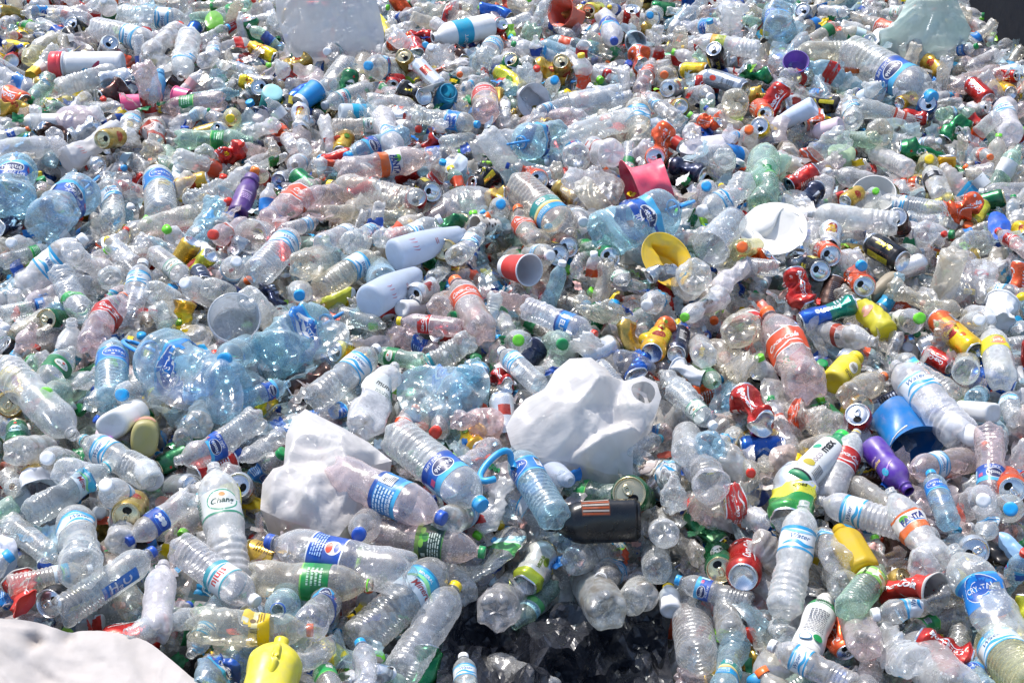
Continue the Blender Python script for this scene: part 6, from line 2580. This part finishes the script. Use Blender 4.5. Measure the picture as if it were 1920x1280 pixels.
try_fill(0, 7000, .72, [.03, .01, -.01, -.03, -.05, -.065])
try_fill(1, 3600, .6, [-.07, -.09, -.11, -.13])
try_fill(2, 4200, .75, [-.15, -.18, -.21, -.25, -.30, -.34])
for q in fills:
    px, py = project(q['c'])
    q['px'], q['py'] = px, py
    q['in'] = -25 < px < 1945 and -25 < py < 1305
    q['dist'] = np.linalg.norm(q['c'] - CAM)

quota = dict(water_bottle=298, soda_bottle=296, drink_can=296)
have = {}
for t in things:
    have[t['kind']] = have.get(t['kind'], 0) + 1
cand = sorted([q for q in fills if q['in'] and q['dz'] > -.05], key=lambda q: q['dist'] - 6 * q['dz'])
litter = [q for q in fills if not (q['in'] and q['dz'] > -.05)]
for q in cand:
    kind = 'drink_can' if q['code'] in CANS else TYPES[q['code']]['name']
    level = int(fr.choice([0, 1, 2, 3], p=[.16, .31, .31, .22]))
    if kind == 'drink_can':
        level = int(fr.choice([0, 1, 2, 3], p=[.25, .28, .32, .15]))
    var = int(fr.integers(0, 6))
    if have.get(kind, 0) >= quota[kind]:
        litter.append(q)
        continue
    have[kind] = have.get(kind, 0) + 1
    M = frame(q['base'], q['axis'], q['sc'], fr.uniform(-2.2, 2.2))
    if kind == 'drink_can':
        make_can(q['code'], M, str(fr.choice(FILL_CAN)), level, var % 3)
    else:
        labs = FILL_LAB if kind == 'water_bottle' else FILL_LABS
        tint = str(fr.choice(['c', 'h', 'd', 'b', 'p', 'g'], p=[.34, .28, .18, .07, .10, .03]))
        make_bottle(q['code'], M, str(fr.choice(FILL_CAP)), str(fr.choice(labs)), tint, level, var)

# loose screw caps lying on top
for i in range(100):
    for _ in range(30):
        px, py = fr.uniform(20, 1900), fr.uniform(60, 1260)
        if px < 420 and py > 1130 or 815 < px < 1270 and py > 1100:
            continue
        p = surf(px, py, fr.uniform(-.01, .03))
        if clearance(p, p, .012) > -.004:
            break
    G = Geo()
    if 'loosecap' not in _cache:
        V, Q = cap_geo(-.006, .0128, .018)
        G.add(V, Q)
        _cache['loosecap'] = G.mesh('bottle_cap', [CAPM])
    ck = str(fr.choice(list('wwbbBroygl')))
    o = link(bpy.data.objects.new('bottle_cap', _cache['loosecap']))
    o.color = tuple(CAPC[ck]) + (1,)
    ax = fr.normal(size=3) * .5 + np.array([0, -.4, .8])
    o.matrix_world = frame(p, ax / np.linalg.norm(ax), 1.0, fr.uniform(0, 6))
    o['category'] = 'bottle cap'
    things.append(dict(o=o, kind='bottle_cap', words='loose ' + CAP_WORDS[ck].replace(' cap', '') + ' screw cap', mid=p, group='loose screw caps', landmark=None))

# what nobody could count: the bottles and cans deeper down and far back, as one object
def coarse(P, n):
    P = clean_prof(P)
    s = np.r_[0, np.cumsum(np.linalg.norm(np.diff(P, axis=0), axis=1))]
    t = np.linspace(0, s[-1], n)
    return np.stack([np.interp(t, s, P[:, 0]), np.interp(t, s, P[:, 1])], 1)

LT = {}
def litter_template(code, var, near):
    k = (code, var, near)
    if k in LT:
        return LT[k]
    level = [0, 1, 2, 3, 1, 2][var % 6]
    G = Geo()
    seg = 20 if near else 12
    if code in CANS:
        L, r = CANS[code]
        D = make_deform(level, L, r, 500 + var)
        V, Q = lathe(dense([(.003, r * .8), (.014, r), (L - .016, r), (L - .010, r * .94), (L - .004, r * .84)]), seg)
        G.add(V, Q, None, (1, 1, 1, 1), 3)
        V, Q = lathe([(L - .004, r * .83), (L, r * .85), (L - .004, r * .78), (L - .004, .0005)], seg)
        G.add(V, Q, None, (.74, .75, .76, 1), 4)
        V, Q = lathe([(.012, .0005), (.001, r * .74), (.003, r * .82)], seg)
        G.add(V, Q, None, (.74, .75, .76, 1), 4)
    else:
        t = TYPES[code]
        D = deform_for(code, level, var)
        V, Q = lathe(coarse(t['prof'](var), 46 if near else 20), seg, t['pet'])
        G.add(V, Q, None, (1, 1, 1, 1), 0)
        a, b = t['lab']
        r = t['R'] * .98 + .001
        V, Q = lathe([(z, r) for z in np.linspace(a, b, 5)], seg)
        cc = np.ones((len(V), 4))
        G.add(V, Q, None, cc, 1)
        V, Q = cap_geo(*t['neck'])
        z, rn, h = t['neck']
        V, Q = lathe([(z + .004, rn * 1.19), (z + h, rn * 1.17), (z + h + .001, .0005)], 12)
        G.add(V, Q, None, (1, 1, 1, 1), 2)
    V, Q, T, Cc, qm, tm = G.arrays()
    LT[k] = (D(V), Q, Cc, qm)
    return LT[k]

BANDS = [WHITE, WHITE, C("cfe6ee"), SKY, AZURE, C("1c4fa8"), C("c4261f"), C("e2552f"), GREEN, C("e8ecee")]
CANCOL = [C("b8201a"), C("e4582a"), C("1a1b20"), C("0d7040"), C("b09448"), C("d8dadb"), C("f0cc1e"), C("aeb4ba"), C("1d5ab0")]
lV, lQ, lC, lM, off = [], [], [], [], 0
for q in litter:
    near = q['in'] and q['dz'] > -.08
    V, Q, Cc, qm = litter_template(q['code'], int(fr.integers(0, 6)), bool(near))
    M = np.array(frame(q['base'], q['axis'], q['sc'], fr.uniform(0, 6)))
    W = V @ M[:3, :3].T + M[:3, 3]
    Cc = Cc.copy()
    vm = np.zeros(len(V), int)
    for m in range(5):
        vm[np.unique(Q[qm == m])] = m
    tint = TINT[str(fr.choice(['c', 'h', 'd', 'b', 'g'], p=[.36, .32, .20, .07, .05]))]
    Cc[vm == 0] = tuple(tint) + (fr.uniform(.15, .45),)
    Cc[vm == 1] = tuple(BANDS[fr.integers(len(BANDS))]) + (1,)
    Cc[vm == 2] = tuple(CAPC[str(fr.choice(list('wwwbbBroygl')))]) + (1,)
    Cc[vm == 3] = tuple(CANCOL[fr.integers(len(CANCOL))]) + (1,)
    keep = np.ones(len(Q), bool)
    if q['code'] not in CANS:
        if fr.random() < .4:
            keep &= qm != 1
        if fr.random() < .5:
            keep &= qm != 2
    lV.append(W); lQ.append(Q[keep] + off); lC.append(Cc); lM.append(qm[keep])
    off += len(V)
V, Q, Cc, qm = np.vstack(lV), np.vstack(lQ), np.vstack(lC), np.concatenate(lM)
me = raw_mesh('bottle_litter', V, Q, np.zeros((0, 3), int), Cc, qm, np.zeros(0, int), [PET, PRINT, CAPM, CANM, ALU])
lit = link(bpy.data.objects.new('bottle_litter', me))
lit['kind'] = 'stuff'
lit['label'] = 'tangled clear bottles and cans deeper in and far back in the heap'
lit['category'] = 'litter'
print("fills", len(fills), "litter", len(litter), "verts", len(V), "have", have)

# torn labels, film and foil between the bottles: too many and too small to count, one object
def scrap(g, size):
    n = 7
    u = np.linspace(-1, 1, n)
    U, V = np.meshgrid(u, u)
    asp = g.uniform(.35, .9)
    ph = g.uniform(0, 6, 6)
    edge = 1 + .14 * np.sin(2 * np.arctan2(V, U) + ph[0]) + .06 * np.sin(3 * np.arctan2(V, U) + ph[1])
    X, Y = U * edge * size, V * edge * size * asp
    Z = size * (.30 * np.abs(np.sin(2.2 * U + ph[2])) + .22 * np.abs(np.sin(2.9 * V + 1.2 * U + ph[3])) + .5 * (ph[4] / 6 - .5) * U * U)
    P = np.stack([X, Y, Z], -1).reshape(-1, 3) + g.normal(size=(n * n, 3)) * size * .05
    ax = g.normal(size=3) * .7 + np.array([0, -.2, 1.0])
    m = np.array(frame(np.zeros(3), ax / np.linalg.norm(ax), 1.0, g.uniform(0, 6)))[:3, :3]
    return P @ m.T

SQ = grid_quads(7, 7, False)
SCOL = [WHITE, WHITE, C("cfe4ee"), SKY, AZURE, C("1c4fa8"), C("c4261f"), C("e2552f"), GREEN, C("8fc83a"), YEL, BLACK, C("cfc8c0"), C("d8a8a0")]
G = Geo()
for i in range(3200):
    px, py = fr.uniform(-60, 1980), 1290 * fr.random() ** 1.15 - 20
    if 815 < px < 1275 and py > 1100:
        continue
    p = surf(px, py, fr.uniform(-.04, .045))
    film = fr.random() < .5
    size = fr.uniform(.010, .024) if not film else fr.uniform(.02, .055)
    if p[1] > 3.6:
        size *= 1.15
    P = scrap(fr, size) + p
    if film:
        G.add(P, SQ, None, tuple(TINT[str(fr.choice(['c', 'b', 'p', 'd']))]) + (fr.uniform(.12, .4),), 0)
    else:
        G.add(P, SQ, None, tuple(SCOL[fr.integers(len(SCOL))]) + (1,), 1)
o = link(bpy.data.objects.new('scrap_litter', G.mesh('scrap_litter', [FILM, PRINT])))
o['kind'] = 'stuff'
o['label'] = 'torn label scraps and bits of film between the bottles'
o['category'] = 'litter'
# ------------------------------------------------------------------ a label for every thing, by look and by what it lies beside
marks = [t for t in things if t['landmark']]
for t in things:
    t['p'] = np.array(project(t['mid']))
seen_l = set()
ORD = ['second', 'third', 'fourth', 'fifth', 'sixth', 'seventh', 'eighth']
def n_words(s):
    return len(s.replace(',', ' ').split())

def near_marks(t):
    sc = 1.0 / (0.35 + t['p'][1].clip(0, 1280) / 1280)
    ds = [(float(np.linalg.norm((m['p'] - t['p']) * np.array([1, 1.25]))) * sc, i) for i, m in enumerate(marks) if m is not t]
    ds.sort()
    return [marks[i] for _, i in ds[:7]]

def relation(t, m):
    d = t['p'] - m['p']
    if abs(d[1]) * 1.3 > abs(d[0]):
        return 'behind' if d[1] < 0 else 'in front of'
    return 'beside'

def the(s):
    return 'the ' + s

def shorten(w):
    return w.replace(' and no cap', '').replace('white and sky blue label', 'white blue label')

order = [t for t in things if t['landmark']] + [t for t in things if not t['landmark']]
for t in order:
    w = shorten(t['words'])
    lm = t['landmark']
    if t.get('fixed'):
        t['o']['label'] = w
        seen_l.add(w)
        continue
    nm = near_marks(t)
    opts = []
    if lm and n_words(lm) >= 4:
        opts.append(lm)
    if lm and n_words(w) >= 5:
        opts.append(w)
    for m in nm[:3]:
        opts.append(f"{w} {relation(t, m)} {the(m['landmark'])}")
    for m in nm[:3]:
        for m2 in nm[:6]:
            if m2 is not m:
                opts.append(f"{w} between {the(m['landmark'])} and {m2['landmark']}")
                opts.append(f"{w} {relation(t, m)} {the(m['landmark'])} towards {m2['landmark']}")
    short = w.split(',')[0].split(' with ')[0]
    cap_bit = w.split(', ')[1] if ', ' in w else (w.split(' with ')[1] if ' with ' in w else '')
    for m in nm[:4]:
        opts.append(f"{short} {relation(t, m)} {the(m['landmark'])}")
        for o_ in ORD:
            opts.append(f"{o_} {short} {relation(t, m)} {the(m['landmark'])}")
    for m in nm[:4]:
        for m2 in nm[:7]:
            if m2 is not m:
                opts.append(f"{short} between {the(m['landmark'])} and {m2['landmark']}")
    pick = None
    for s in opts:
        k = s.lower()
        if 4 <= n_words(s) <= 16 and k not in seen_l:
            pick = s
            break
    if pick is None:
        pick = short + ' lying in the heap'
        print("no unique label:", pick)
    seen_l.add(pick.lower())
    t['o']['label'] = pick
    if t['group']:
        t['o']['group'] = t['group']
